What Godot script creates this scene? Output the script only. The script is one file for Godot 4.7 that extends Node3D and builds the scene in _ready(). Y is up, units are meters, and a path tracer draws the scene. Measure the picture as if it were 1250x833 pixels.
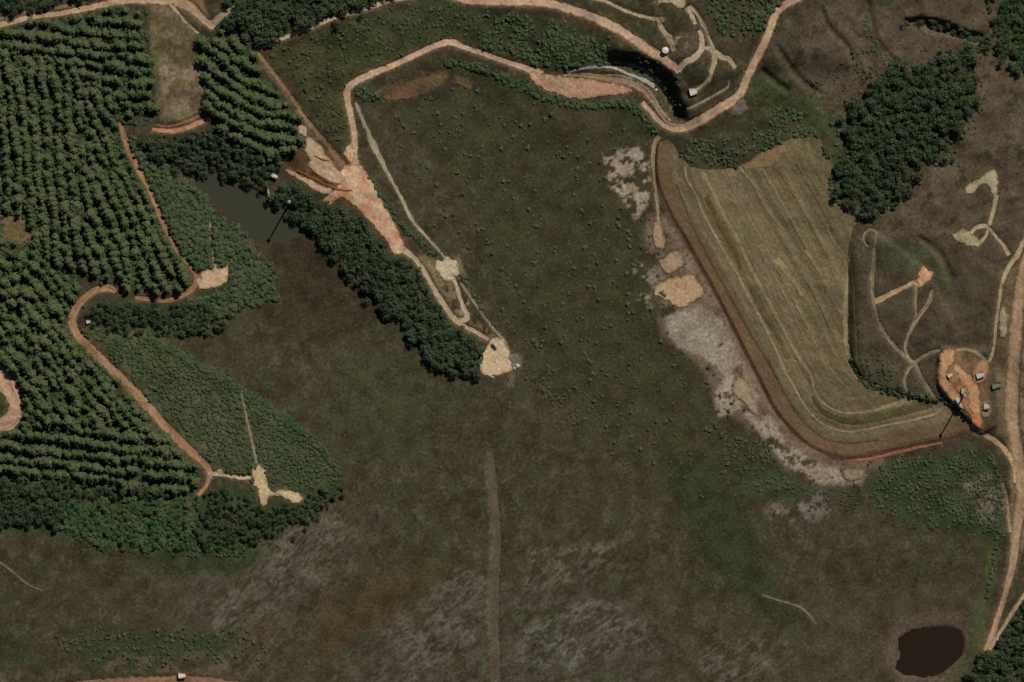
extends Node3D
# A mining valley seen from straight above: earth dam, marsh, plantation forest, dirt roads.
# World units are metres on a map: x runs east from the west edge, z runs south from the north edge, y is height.

const MARGIN := 60.0
const STEP := 2.0
const MW := 1370
const MH := 954
var GW := int(MW / STEP) + 1
var GH := int(MH / STEP) + 1
var heights := PackedFloat32Array()
var n_broad: PackedByteArray
var n_mid: PackedByteArray
var n_fine: PackedByteArray
var n_blot: PackedByteArray
var noise := FastNoiseLite.new()
var rng := RandomNumberGenerator.new()
var lift := 0.22
var taken := {}
var soil_mat: StandardMaterial3D
var bare_mat: StandardMaterial3D
var leaf_mat: StandardMaterial3D
var blocked: PackedByteArray

# ---------------------------------------------------------------- helpers
func srgb(r: float, g: float, b: float) -> Color:
	return Color(r / 255.0, g / 255.0, b / 255.0).srgb_to_linear()

func poly(a: Array) -> PackedVector2Array:
	var p := PackedVector2Array()
	for i in range(0, a.size(), 2):
		p.append(Vector2(a[i], a[i + 1]))
	return p

func numbered(called: String) -> String:
	if not taken.has(called):
		taken[called] = 0
		return called
	taken[called] += 1
	return "%s_%03d" % [called, taken[called]]

func tag(o: Node3D, label: String, category := "", group := "", kind := "") -> void:
	if label: o.set_meta("label", label)
	if category: o.set_meta("category", category)
	if group: o.set_meta("group", group)
	if kind: o.set_meta("kind", kind)

func plain(c: Color, rough := 0.9) -> StandardMaterial3D:
	var m := StandardMaterial3D.new()
	m.albedo_color = c.linear_to_srgb()
	m.roughness = rough
	return m

func thing(called: String, label: String, category: String, at: Vector3, turn := 0.0, group := "") -> Node3D:
	var o := Node3D.new()
	o.name = numbered(called)
	add_child(o)
	o.position = at
	o.rotation.y = turn
	tag(o, label, category, group)
	return o

func part(called: String, mesh: Mesh, m: Material, parent: Node3D, at := Vector3.ZERO, turn := Vector3.ZERO) -> MeshInstance3D:
	var o := MeshInstance3D.new()
	o.name = called
	o.mesh = mesh
	if m: o.material_override = m
	parent.add_child(o, true)
	o.position = at
	o.rotation = turn
	return o

func box(x: float, y: float, z: float) -> BoxMesh:
	var b := BoxMesh.new()
	b.size = Vector3(x, y, z)
	return b

func tube(r0: float, r1: float, h: float, sides := 10) -> CylinderMesh:
	var c := CylinderMesh.new()
	c.bottom_radius = r0
	c.top_radius = r1
	c.height = h
	c.radial_segments = sides
	c.rings = 1
	return c

# masks: one byte per metre of the map
func new_mask() -> Image:
	return Image.create(MW, MH, false, Image.FORMAT_L8)

func fill(mask: Image, p: PackedVector2Array, v := 1.0) -> void:
	var lo := 1e9
	var hi := -1e9
	for q in p:
		lo = minf(lo, q.y)
		hi = maxf(hi, q.y)
	var n := p.size()
	for row in range(maxi(0, int(floor(lo + MARGIN))), mini(MH - 1, int(ceil(hi + MARGIN))) + 1):
		var y := row - MARGIN + 0.5
		var xs: Array[float] = []
		for i in n:
			var a := p[i]
			var b := p[(i + 1) % n]
			if (a.y <= y) != (b.y <= y):
				xs.append(a.x + (y - a.y) / (b.y - a.y) * (b.x - a.x))
		xs.sort()
		for k in range(0, xs.size() - 1, 2):
			var x0 := int(round(xs[k] + MARGIN))
			var x1 := int(round(xs[k + 1] + MARGIN))
			if x1 > x0:
				mask.fill_rect(Rect2i(x0, row, x1 - x0, 1), Color(v, v, v))

func soften(mask: Image, times: int) -> PackedByteArray:
	var m: Image = mask.duplicate()
	for i in times: m.shrink_x2()
	if times > 0:
		m.resize(MW, MH, Image.INTERPOLATE_CUBIC)
	return m.get_data()

func mask_of(polys: Array, times: int) -> PackedByteArray:
	var m := new_mask()
	for p in polys: fill(m, poly(p))
	return soften(m, times)

func at_map(a: PackedByteArray, x: float, z: float) -> float:
	var i := clampi(int(x + MARGIN), 0, MW - 1)
	var j := clampi(int(z + MARGIN), 0, MH - 1)
	return a[j * MW + i] / 255.0

func noise_map(freq: float, oct: int, seed_: int, kind := FastNoiseLite.TYPE_SIMPLEX_SMOOTH) -> PackedByteArray:
	var f := FastNoiseLite.new()
	f.noise_type = kind
	f.seed = seed_
	f.frequency = freq
	f.fractal_octaves = oct
	f.fractal_gain = 0.55
	var im := f.get_image(MW, MH, false, false, true)
	im.convert(Image.FORMAT_L8)
	return im.get_data()

func hm(x: float, z: float) -> float:
	var u := clampf((x + MARGIN) / STEP, 0.0, GW - 1.001)
	var v := clampf((z + MARGIN) / STEP, 0.0, GH - 1.001)
	var i := int(u)
	var j := int(v)
	u -= i
	v -= j
	var k := j * GW + i
	return lerpf(lerpf(heights[k], heights[k + 1], u), lerpf(heights[k + GW], heights[k + GW + 1], u), v)

func on(x: float, z: float, up := 0.0) -> Vector3:
	return Vector3(x, hm(x, z) + up, z)

# smooth line through points [x, z, width]
func smooth(pts: Array, gap := 2.5) -> Array:
	var out := []
	var n := pts.size()
	for i in n - 1:
		var a = pts[maxi(i - 1, 0)]
		var b = pts[i]
		var c = pts[i + 1]
		var d = pts[mini(i + 2, n - 1)]
		var len := Vector2(b[0], b[1]).distance_to(Vector2(c[0], c[1]))
		var steps := maxi(1, int(len / gap))
		for s in steps:
			var t := float(s) / steps
			var v := [0.0, 0.0, 0.0]
			for k in 3:
				v[k] = 0.5 * (2.0 * b[k] + (c[k] - a[k]) * t + (2.0 * a[k] - 5.0 * b[k] + 4.0 * c[k] - d[k]) * t * t + (3.0 * b[k] - a[k] - 3.0 * c[k] + d[k]) * t * t * t)
			out.append(v)
	out.append(pts[n - 1].duplicate())
	return out

func line3(a: Array) -> Array:
	var out := []
	for i in range(0, a.size(), 3): out.append([float(a[i]), float(a[i + 1]), float(a[i + 2])])
	return out

func side_of(l: Array, i: int) -> Vector2:
	var a = l[maxi(i - 1, 0)]
	var b = l[mini(i + 1, l.size() - 1)]
	var d := Vector2(b[0] - a[0], b[1] - a[1]).normalized()
	return Vector2(-d.y, d.x)

func outline(l: Array, grow := 0.0) -> PackedVector2Array:
	var left := PackedVector2Array()
	var right := PackedVector2Array()
	for i in l.size():
		var s: Vector2 = side_of(l, i) * float(l[i][2] * 0.5 + grow)
		left.append(Vector2(l[i][0], l[i][1]) + s)
		right.append(Vector2(l[i][0], l[i][1]) - s)
	right.reverse()
	left.append_array(right)
	return left

func fill_line(mask: Image, l: Array, grow := 0.0) -> void:
	for i in range(0, l.size() - 1, 4):
		fill(mask, outline(l.slice(i, mini(i + 6, l.size())), grow))

func mesh_of(v: PackedVector3Array, c: PackedColorArray, idx: PackedInt32Array, m: Material) -> ArrayMesh:
	# planar map coordinates for the grain of the soil, smooth normals
	var uv := PackedVector2Array()
	uv.resize(v.size())
	var nn := PackedVector3Array()
	nn.resize(v.size())
	for i in v.size():
		uv[i] = Vector2(v[i].x, v[i].z)
		c[i] = c[i] * 1.28   # the grain texture darkens by this much on average
	for t in range(0, idx.size(), 3):
		var n := (v[idx[t + 2]] - v[idx[t]]).cross(v[idx[t + 1]] - v[idx[t]])
		for k in 3: nn[idx[t + k]] += n
	for i in nn.size(): nn[i] = nn[i].normalized()
	var arr := []
	arr.resize(Mesh.ARRAY_MAX)
	arr[Mesh.ARRAY_VERTEX] = v
	arr[Mesh.ARRAY_NORMAL] = nn
	arr[Mesh.ARRAY_COLOR] = c
	arr[Mesh.ARRAY_TEX_UV] = uv
	arr[Mesh.ARRAY_INDEX] = idx
	var am := ArrayMesh.new()
	am.add_surface_from_arrays(Mesh.PRIMITIVE_TRIANGLES, arr)
	am.surface_set_material(0, m)
	return am

func jitter_color(c: Color, x: float, z: float, amount: float) -> Color:
	var a := (at_map(n_fine, x, z) - 0.5) * 1.3 * amount
	var b := (at_map(n_mid, x, z) - 0.5) * 2.4 * amount
	var k := 1.0 + a + b
	return Color(c.r * k, c.g * (k + b * 0.2), c.b * (k + b * 0.35))

# a dirt road or track: a strip that follows the ground, with ruts and ragged shoulders
func strip(called: String, label: String, pts: Array, c: Color, c2: Color, rag := 0.14, parent: Node3D = null, rut := 0.12) -> void:
	lift += 0.004
	var l := smooth(line3(pts))
	var v := PackedVector3Array()
	var cols := PackedColorArray()
	var idx := PackedInt32Array()
	var verge := c.lerp(srgb(96, 80, 58), 0.7)
	var offs := [-1.15, -0.85, -0.5, 0.0, 0.5, 0.85, 1.15]
	for i in l.size():
		var s := side_of(l, i)
		var w0: float = l[i][2] * 0.5 * (1.0 + rag * 2.0 * noise.get_noise_2d(l[i][0] * 1.7, l[i][1] * 1.7) + 0.9 * rag * noise.get_noise_2d(l[i][0] * 7.0, l[i][1] * 7.0))
		var w1: float = l[i][2] * 0.5 * (1.0 + rag * 2.0 * noise.get_noise_2d(l[i][0] * 1.7 + 400.0, l[i][1] * 1.7) + 0.9 * rag * noise.get_noise_2d(l[i][0] * 7.0 + 90.0, l[i][1] * 7.0))
		for k in 7:
			var o: float = offs[k] * (w0 if offs[k] < 0 else w1)
			var x: float = l[i][0] + s.x * o
			var z: float = l[i][1] + s.y * o
			var y := hm(x, z) + (-0.5 if k == 0 or k == 6 else (lift if k != 2 and k != 4 else lift - 0.05))
			v.append(Vector3(x, y, z))
			var mixed := c.lerp(c2, clampf(0.5 + 1.3 * noise.get_noise_2d(l[i][0] * 0.4 + k * 3.0, l[i][1] * 0.4 - k * 5.0), 0.0, 1.0))
			if k == 3: mixed = mixed.lerp(verge, rut)
			if k < 2 or k > 4: mixed = mixed.lerp(verge, 0.5 + 0.4 * noise.get_noise_2d(x * 4.0, z * 4.0))
			cols.append(jitter_color(mixed, x, z, 0.16))
	for i in l.size() - 1:
		for k in 6:
			var a := i * 7 + k
			idx.append_array([a, a + 7, a + 1, a + 1, a + 7, a + 8])
	var m := mesh_of(v, cols, idx, bare_mat)
	var o := MeshInstance3D.new()
	o.mesh = m
	if parent:
		o.name = called
		parent.add_child(o, true)
		if label: o.set_meta("label", label)
	else:
		o.name = numbered(called)
		add_child(o)
		tag(o, label, "", "", "structure")

func rounded(p: PackedVector2Array, rag: float) -> PackedVector2Array:
	var q := PackedVector2Array()
	for i in p.size():
		var a := p[i]
		var b := p[(i + 1) % p.size()]
		q.append(a.lerp(b, 0.22))
		q.append(a.lerp(b, 0.78))
	var out := PackedVector2Array()
	for i in q.size():
		var a := q[i]
		var b := q[(i + 1) % q.size()]
		var n := maxi(1, int(a.distance_to(b) / 2.5))
		for s in n:
			var t := a.lerp(b, float(s) / n)
			t += Vector2(noise.get_noise_2d(t.x * 2.2, t.y * 2.2), noise.get_noise_2d(t.x * 2.2 + 90.0, t.y * 2.2 - 70.0)) * rag * 2.0
			out.append(t)
	return out

# a sheet of bare soil or sown grass lying on the ground inside an outline, with an edge that goes into the ground
func patch(called: String, label: String, outline_: Array, tint: Callable, rag := 1.6, own_lift := -1.0, kind := "structure") -> MeshInstance3D:
	lift += 0.004
	var up := lift if own_lift < 0.0 else own_lift
	var p := rounded(poly(outline_), rag)
	var lo := Vector2(1e9, 1e9)
	var hi := -lo
	for q in p:
		lo = lo.min(q)
		hi = hi.max(q)
	var i0 := int(floor(lo.x / STEP)) - 1
	var i1 := int(ceil(hi.x / STEP)) + 1
	var j0 := int(floor(lo.y / STEP)) - 1
	var j1 := int(ceil(hi.y / STEP)) + 1
	var inside := {}
	for j in range(j0, j1 + 1):
		for i in range(i0, i1 + 1):
			inside[Vector2i(i, j)] = Geometry2D.is_point_in_polygon(Vector2(i * STEP, j * STEP), p)
	var v := PackedVector3Array()
	var idx := PackedInt32Array()
	var known := {}
	for j in range(j0, j1):
		for i in range(i0, i1):
			var n := int(inside[Vector2i(i, j)]) + int(inside[Vector2i(i + 1, j)]) + int(inside[Vector2i(i, j + 1)]) + int(inside[Vector2i(i + 1, j + 1)])
			if n == 0: continue
			var cell := PackedVector2Array([Vector2(i, j) * STEP, Vector2(i + 1, j) * STEP, Vector2(i + 1, j + 1) * STEP, Vector2(i, j + 1) * STEP])
			var bits := [cell] if n == 4 else Geometry2D.intersect_polygons(cell, p)
			for bit: PackedVector2Array in bits:
				if Geometry2D.is_polygon_clockwise(bit) : bit.reverse()
				var ids := PackedInt32Array()
				for q in bit:
					var key := Vector2i(roundi(q.x * 50.0), roundi(q.y * 50.0))
					if not known.has(key):
						known[key] = v.size()
						v.append(Vector3(q.x, hm(q.x, q.y) + up, q.y))
					ids.append(known[key])
				for k in range(1, ids.size() - 1):
					idx.append_array([ids[0], ids[k], ids[k + 1]])
	# skirt
	var cw := Geometry2D.is_polygon_clockwise(p)
	for k in p.size():
		var a := p[k]
		var b := p[(k + 1) % p.size()]
		var s := v.size()
		v.append(Vector3(a.x, hm(a.x, a.y) + up, a.y))
		v.append(Vector3(b.x, hm(b.x, b.y) + up, b.y))
		v.append(Vector3(b.x, hm(b.x, b.y) - 0.6, b.y))
		v.append(Vector3(a.x, hm(a.x, a.y) - 0.6, a.y))
		if cw: idx.append_array([s, s + 1, s + 2, s, s + 2, s + 3])
		else: idx.append_array([s, s + 2, s + 1, s, s + 3, s + 2])
	var cols := PackedColorArray()
	var rim := v.size() - p.size() * 4
	for i in v.size():
		var c: Color = tint.call(v[i].x, v[i].z)
		var near := i >= rim
		if not near:
			var g := Vector2i(roundi(v[i].x / STEP), roundi(v[i].z / STEP))
			near = absf(g.x * STEP - v[i].x) + absf(g.y * STEP - v[i].z) > 0.03
			if not near:
				for d in [Vector2i(1, 0), Vector2i(-1, 0), Vector2i(0, 1), Vector2i(0, -1)]:
					if not inside.get(g + d, false) and at_map(n_fine, v[i].x, v[i].z) > 0.45: near = true
		if near and kind == "structure" and rag > 1.1: c = c.lerp(srgb(92, 78, 58), 0.55)
		cols.append(c)
	var o := MeshInstance3D.new()
	o.name = numbered(called)
	o.mesh = mesh_of(v, cols, idx, bare_mat)
	add_child(o)
	tag(o, label, "", "", kind)
	return o

func soil(c: Color, c2: Color, amount := 0.18) -> Callable:
	return func(x: float, z: float) -> Color:
		var t := clampf((at_map(n_mid, x, z) - 0.5) * 2.2 + 0.5, 0.0, 1.0)
		return jitter_color(c.lerp(c2, t), x, z, amount)

# ---------------------------------------------------------------- leaves and trees
func quad_leaf(v: PackedVector3Array, nn: PackedVector3Array, idx: PackedInt32Array, at: Vector3, n: Vector3, size: float, r: RandomNumberGenerator) -> void:
	n = n.normalized()
	var t := n.cross(Vector3(r.randfn(), r.randfn(), r.randfn())).normalized()
	var b := n.cross(t)
	var s := v.size()
	var bend := n * size * r.randf_range(0.05, 0.25)
	v.append_array([at + t * size, at + b * size * r.randf_range(0.45, 0.75) - bend, at - t * size * r.randf_range(0.7, 1.0), at - b * size * r.randf_range(0.45, 0.75) - bend])
	nn.append_array([n, (n + b * 0.5).normalized(), n, (n - b * 0.5).normalized()])
	idx.append_array([s, s + 2, s + 1, s, s + 3, s + 2])

func arrays_mesh(v: PackedVector3Array, nn: PackedVector3Array, idx: PackedInt32Array, c: PackedColorArray) -> ArrayMesh:
	var arr := []
	arr.resize(Mesh.ARRAY_MAX)
	arr[Mesh.ARRAY_VERTEX] = v
	arr[Mesh.ARRAY_NORMAL] = nn
	arr[Mesh.ARRAY_INDEX] = idx
	arr[Mesh.ARRAY_COLOR] = c
	var am := ArrayMesh.new()
	am.add_surface_from_arrays(Mesh.PRIMITIVE_TRIANGLES, arr)
	return am

# kind 0: plantation tree with a narrow layered crown; 1: broad lumpy crown; 2: shrub; 3: tussock
func crown_mesh(kind: int, seed_: int) -> ArrayMesh:
	var r := RandomNumberGenerator.new()
	r.seed = seed_
	var v := PackedVector3Array()
	var nn := PackedVector3Array()
	var idx := PackedInt32Array()
	if kind == 0:
		for k in 185:
			var t := pow(r.randf(), 0.8)
			var y := lerpf(3.0, 11.5, t)
			var rad := (3.9 * pow(1.0 - t, 0.55) + 0.4) * sqrt(r.randf_range(0.15, 1.0))
			var a := r.randf() * TAU
			rad *= 0.8 + 0.35 * sin(a * 5.0 + t * 7.0 + seed_)
			quad_leaf(v, nn, idx, Vector3(cos(a) * rad, y, sin(a) * rad), Vector3(cos(a) * 0.6, r.randf_range(0.5, 1.5), sin(a) * 0.6) + Vector3(r.randfn(), r.randfn(), r.randfn()) * 0.35, r.randf_range(0.6, 1.15), r)
	elif kind == 1:
		var lobes := []
		for k in 7:
			var a := k * TAU / 6.0 + r.randf_range(-0.4, 0.4)
			var d := r.randf_range(1.6, 2.7) if k < 6 else 0.0
			lobes.append([Vector3(cos(a) * d, r.randf_range(5.5, 8.5) if k < 6 else 9.6, sin(a) * d), r.randf_range(1.3, 2.2)])
		for k in 190:
			var lb = lobes[k % 7]
			var n := Vector3(r.randfn(), r.randfn() + 0.5, r.randfn()).normalized()
			quad_leaf(v, nn, idx, lb[0] + n * lb[1] * Vector3(1, 0.8, 1) * r.randf_range(0.7, 1.1), n + Vector3(r.randfn(), r.randfn(), r.randfn()) * 0.35, r.randf_range(0.45, 0.95), r)
	elif kind == 2:
		for k in 46:
			var n := Vector3(r.randfn(), absf(r.randfn()) + 0.45, r.randfn()).normalized()
			var rad := 1.35 * (0.75 + 0.35 * sin(atan2(n.z, n.x) * 3.0 + seed_))
			quad_leaf(v, nn, idx, Vector3(n.x * rad, 0.2 + n.y * 1.25, n.z * rad) * r.randf_range(0.75, 1.05), n + Vector3(0, 0.5, 0) + Vector3(r.randfn(), r.randfn(), r.randfn()) * 0.3, r.randf_range(0.35, 0.65), r)
	else:
		for k in 9:
			var a := r.randf() * TAU
			var n := Vector3(cos(a) * 0.5, r.randf_range(0.8, 1.4), sin(a) * 0.5)
			quad_leaf(v, nn, idx, Vector3(cos(a) * 0.35, r.randf_range(0.2, 0.6), sin(a) * 0.35) * r.randf_range(0.6, 1.4), n, r.randf_range(0.35, 0.6), r)
	var c := PackedColorArray()
	for i in range(0, v.size(), 4):
		var k := r.randf_range(0.72, 1.28)
		var q := Color(k * r.randf_range(0.9, 1.15), k, k * r.randf_range(0.85, 1.1))
		c.append_array([q, q, q, q])
	return arrays_mesh(v, nn, idx, c)

func trunk_mesh(kind: int, seed_: int) -> ArrayMesh:
	var st := SurfaceTool.new()
	st.begin(Mesh.PRIMITIVE_TRIANGLES)
	var r := RandomNumberGenerator.new()
	r.seed = seed_
	var top := 10.5 if kind == 0 else (7.5 if kind == 1 else 1.1)
	var bars := [[Vector3(0, -0.8, 0), Vector3(0.15, top, 0.1), 0.24 if kind < 2 else 0.08, 0.05]]
	for k in 5 if kind < 2 else 3:
		var a := r.randf() * TAU
		var y := lerpf(0.4, 0.85, r.randf()) * top
		var d := (2.2 if kind == 0 else 2.4) if kind < 2 else 0.7
		bars.append([Vector3(0.05, y, 0.03), Vector3(cos(a) * d, y + d * 0.7, sin(a) * d), 0.11 if kind < 2 else 0.04, 0.03])
	for bar in bars:
		var ax: Vector3 = (bar[1] - bar[0]).normalized()
		var t := ax.cross(Vector3(0.3, 0.2, 0.9)).normalized()
		var b := ax.cross(t)
		for s in 5:
			var a0 := s * TAU / 5.0
			var a1 := (s + 1) * TAU / 5.0
			var u0 := t * cos(a0) + b * sin(a0)
			var u1 := t * cos(a1) + b * sin(a1)
			var q := [bar[0] + u0 * bar[2], bar[0] + u1 * bar[2], bar[1] + u1 * bar[3], bar[1] + u0 * bar[3]]
			for w in [0, 2, 1, 0, 3, 2]:
				st.set_color(Color(1, 1, 1))
				st.add_vertex(q[w])
	st.generate_normals()
	return st.commit()

var crowns := {}
var trunks := {}
var bark_mat: StandardMaterial3D
var tint_mats := {}

func leaf_tint(c: Color) -> StandardMaterial3D:
	var key := c.to_html()
	if not tint_mats.has(key):
		var m: StandardMaterial3D = leaf_mat.duplicate()
		m.albedo_color = c.linear_to_srgb()
		tint_mats[key] = m
	return tint_mats[key]

func tint_of(tints: Array, e: Dictionary) -> Color:
	return (tints[e.pick % tints.size()] as Color).lerp(Color(0.112, 0.112, 0.066), e.warm * 0.22)

func tree_at(called: String, label: String, category: String, group: String, kind: int, e: Dictionary, tints: Array) -> void:
	var o := thing(called, label, category, Vector3(e.x, e.y, e.z), e.turn, group)
	o.scale = Vector3(e.s * e.wide, e.s, e.s * e.wide)
	var pick: int = e.pick % 3
	if kind < 3:
		part("trunk" if kind < 2 else "stem", trunks[kind][pick], bark_mat, o)
	part("crown" if kind < 2 else "foliage", crowns[kind][pick], leaf_tint(tint_of(tints, e)), o)

# a stand of trees or shrubs: the largest few hundred are things, the rest one mass
func stand(called: String, label: String, category: String, group: String, kind: int, list: Array, tints: Array, singles: int, mass_name: String, mass_label: String) -> void:
	list.sort_custom(func(a, b): return a.s * a.wide > b.s * b.wide)
	var n := mini(singles, list.size())
	for i in n:
		var e = list[i]
		var size: String = ["broad", "mid-sized", "slighter"][mini(2, i * 3 / maxi(n, 1))]
		tree_at(called, size + " " + shade_word(tint_of(tints, e)) + " " + label + ", " + whereabouts(e.x, e.z), category, group, kind, e, tints)
	if list.size() == n: return
	var holder := Node3D.new()
	holder.name = numbered(mass_name)
	add_child(holder)
	tag(holder, mass_label, category, "", "stuff")
	for pick in 3:
		var here := []
		for i in range(n, list.size()):
			if list[i].pick % 3 == pick: here.append(list[i])
		if here.is_empty(): continue
		var mm := MultiMesh.new()
		mm.transform_format = MultiMesh.TRANSFORM_3D
		mm.use_colors = true
		mm.mesh = crowns[kind][pick]
		mm.instance_count = here.size()
		for i in here.size():
			var e = here[i]
			mm.set_instance_transform(i, Transform3D(Basis(Vector3.UP, e.turn).scaled(Vector3(e.s * e.wide, e.s, e.s * e.wide)), Vector3(e.x, e.y, e.z)))
			mm.set_instance_color(i, tint_of(tints, e))
		var mi := MultiMeshInstance3D.new()
		mi.name = "foliage_mass"
		mi.multimesh = mm
		mi.material_override = leaf_mat
		mi.set_meta("kind", "stuff")
		holder.add_child(mi, true)

func shade_word(c: Color) -> String:
	if c.r > 0.085: return "pale olive"
	if c.r > 0.068: return "olive"
	if c.g > 0.09: return "fresh green"
	if c.g > 0.075: return "green"
	return "deep green"

# where a thing stands, told from the nearest landmark
func whereabouts(x: float, z: float) -> String:
	var marks := [[215, 90, "clearing"], [300, 255, "pond"], [260, 338, "tan pad"], [316, 590, "cross pad"], [445, 245, "sandy yard"], [545, 328, "spit head"], [605, 440, "spit tip"], [500, 108, "red scar"], [710, 106, "haul yard"], [785, 100, "dark pit"], [846, 112, "white hut"], [768, 220, "pale rocks"], [830, 355, "square sand bed"], [860, 410, "grey sands"], [930, 200, "dam top"], [1062, 290, "track loop"], [1125, 338, "orange pad"], [1175, 470, "orange yard"], [1212, 225, "hooked pad"], [1040, 578, "dam bend sand"], [1137, 797, "dark pond"], [1205, 795, "road fork"], [222, 825, "house"], [603, 650, "marsh track"], [90, 388, "road bend"], [20, 495, "left-edge track"], [26, 280, "small glade"], [150, 150, "road head"], [1150, 38, "ravine"], [1230, 60, "corner"]]
	var best := 1e9
	var pick = marks[0]
	for m in marks:
		var d := Vector2(m[0], m[1]).distance_to(Vector2(x, z))
		if d < best:
			best = d
			pick = m
	var a := wrapi(roundi(Vector2(x - pick[0], z - pick[1]).angle() / (PI / 4)), 0, 8)
	var way: String = ["right of", "lower right of", "below", "lower left of", "left of", "upper left of", "above", "upper right of"][a]
	return ("" if best > 45.0 else "just ") + way + " " + str(pick[2])

func entry(x: float, z: float, s: float, wide := 1.0) -> Dictionary:
	return {"warm": clampi(int((at_map(n_blot, x, z) + at_map(n_mid, x, z) - 0.92 + rng.randf_range(-0.15, 0.15)) * 8.0), 0, 2), "x": x, "y": hm(x, z) - 0.1, "z": z, "s": s, "wide": wide, "turn": rng.randf() * TAU, "pick": rng.randi() % 12}

func fray(q: Vector2, amp: float) -> Vector2:
	return Vector2(noise.get_noise_2d(q.x, q.y), noise.get_noise_2d(q.x + 300.0, q.y - 200.0)) * amp * 2.0

func rows(list: Array, outline_: Array, angle: float, row_gap: float, along: float, s0: float, s1: float, bend := 0.0, keep := 0.88, arch := 0.0) -> void:
	var p := poly(outline_)
	var mid := Vector2.ZERO
	var lo := Vector2(1e9, 1e9)
	var hi := -lo
	for q in p:
		mid += q / p.size()
		lo = lo.min(q)
		hi = hi.max(q)
	var reach := lo.distance_to(hi) * 0.6
	var d := Vector2.from_angle(deg_to_rad(angle))
	var s := Vector2(-d.y, d.x)
	var b := -reach
	while b < reach:
		var a := -reach
		var shift := rng.randf() * along
		while a < reach:
			var q := mid + d * (a + shift + rng.randf_range(-1.6, 1.6)) + s * (b + bend * sin((a / reach) * 2.2) + arch * cos(clampf(a / 75.0, -1.0, 1.0) * PI / 2) + 6.0 * noise.get_noise_2d(a * 0.35, b * 0.35) + 4.0 * noise.get_noise_2d(a * 1.3 + 60.0, b * 1.3) + rng.randf_range(-1.5, 1.5))
			a += along
			if rng.randf() > keep: continue
			if Geometry2D.is_point_in_polygon(q + fray(q, 5.0), p) and at_map(blocked, q.x, q.y) < 0.3:
				list.append(entry(q.x, q.y, rng.randf_range(s0, s1) * 0.85, rng.randf_range(1.1, 2.1)))
		b += row_gap

func scatter(list: Array, outline_: Array, area_each: float, s0: float, s1: float, clump := 0.0, wide0 := 1.0, wide1 := 1.6) -> void:
	var p := poly(outline_)
	var lo := Vector2(1e9, 1e9)
	var hi := -lo
	for q in p:
		lo = lo.min(q)
		hi = hi.max(q)
	var n := int((hi.x - lo.x) * (hi.y - lo.y) / area_each)
	var cell := sqrt(area_each)
	var seen := {}
	for i in n * 2:
		var q := Vector2(rng.randf_range(lo.x, hi.x), rng.randf_range(lo.y, hi.y))
		var key := Vector2i(int(q.x / cell), int(q.y / cell))
		if seen.has(key): continue
		if clump > 0.0 and at_map(n_blot, q.x, q.y) < clump: continue
		if not Geometry2D.is_point_in_polygon(q + fray(q, 11.0), p): continue
		if at_map(blocked, q.x, q.y) > 0.3: continue
		seen[key] = true
		list.append(entry(q.x, q.y, rng.randf_range(s0, s1), rng.randf_range(wide0, wide1)))

func along_line(list: Array, pts: Array, gap: float, s0: float, s1: float) -> void:
	var l := smooth(line3(pts), gap)
	for e in l:
		var w: float = e[2]
		var n := maxi(1, int(w / gap))
		for k in n:
			var q := Vector2(e[0], e[1]) + Vector2(rng.randf_range(-w, w), rng.randf_range(-w, w)) * 0.5
			if at_map(blocked, q.x, q.y) > 0.3: continue
			list.append(entry(q.x, q.y, rng.randf_range(s0, s1), rng.randf_range(1.0, 1.8)))

# ---------------------------------------------------------------- the map of the place
const DAM := [803, 172, 801, 200, 803, 222, 811, 243, 823, 268, 841, 299, 857, 327, 873, 356, 897, 403, 913, 435, 930, 468, 947, 501, 969, 527, 992, 546, 1024, 558, 1052, 558, 1073, 553, 1120, 543, 1160, 535, 1190, 527, 1183, 514, 1172, 504, 1160, 495, 1145, 489, 1112, 487, 1085, 481, 1062, 475, 1047, 463, 1037, 443, 1034, 410, 1034, 350, 1036, 310, 1044, 270, 1043, 252, 1035, 247, 1022, 248, 1012, 235, 1016, 200, 1005, 186, 1003, 170, 985, 167, 962, 170, 945, 180, 925, 190, 905, 203, 880, 207, 855, 207, 840, 202, 828, 190, 820, 172]
const TOE := [802, 170, 4, 801, 200, 4, 803, 222, 4, 811, 243, 4, 823, 268, 4, 841, 299, 5, 857, 327, 5, 873, 356, 5, 897, 403, 5, 913, 435, 5, 930, 468, 5, 947, 501, 5, 969, 527, 4, 992, 546, 4, 1024, 558, 4, 1052, 558, 5, 1073, 553, 5, 1120, 543, 5, 1160, 535, 5, 1188, 527, 4]
const POND := [230, 212, 262, 213, 300, 226, 325, 240, 345, 255, 366, 273, 372, 284, 358, 288, 350, 298, 336, 294, 326, 300, 311, 295, 290, 275, 265, 250, 245, 235]
const DARK_POND := [1098, 780, 1105, 773, 1120, 769, 1135, 766, 1160, 766, 1174, 772, 1179, 785, 1176, 800, 1165, 812, 1150, 822, 1130, 827, 1105, 826, 1094, 818, 1095, 808, 1100, 805, 1099, 790]
const PIT := [735, 79, 746, 66, 772, 69, 800, 79, 820, 95, 825, 118, 836, 145, 822, 147, 811, 130, 801, 112, 786, 97, 765, 88]
const COMPOUND_RISE := [1143, 440, 1148, 424, 1205, 426, 1222, 470, 1216, 520, 1197, 530, 1185, 518, 1174, 503, 1152, 483, 1142, 466]
const SLOPE_RISE := [1038, 296, 1038, 440, 1052, 462, 1080, 475, 1110, 482, 1142, 490, 1175, 460, 1165, 400, 1130, 330, 1070, 285]
const RAVINE := [1100, 27, 1120, 22, 1150, 28, 1180, 40, 1200, 44, 1190, 52, 1165, 47, 1140, 40, 1115, 34]

var roads := []      # [name, label, points, colour, second colour, raggedness]

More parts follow.
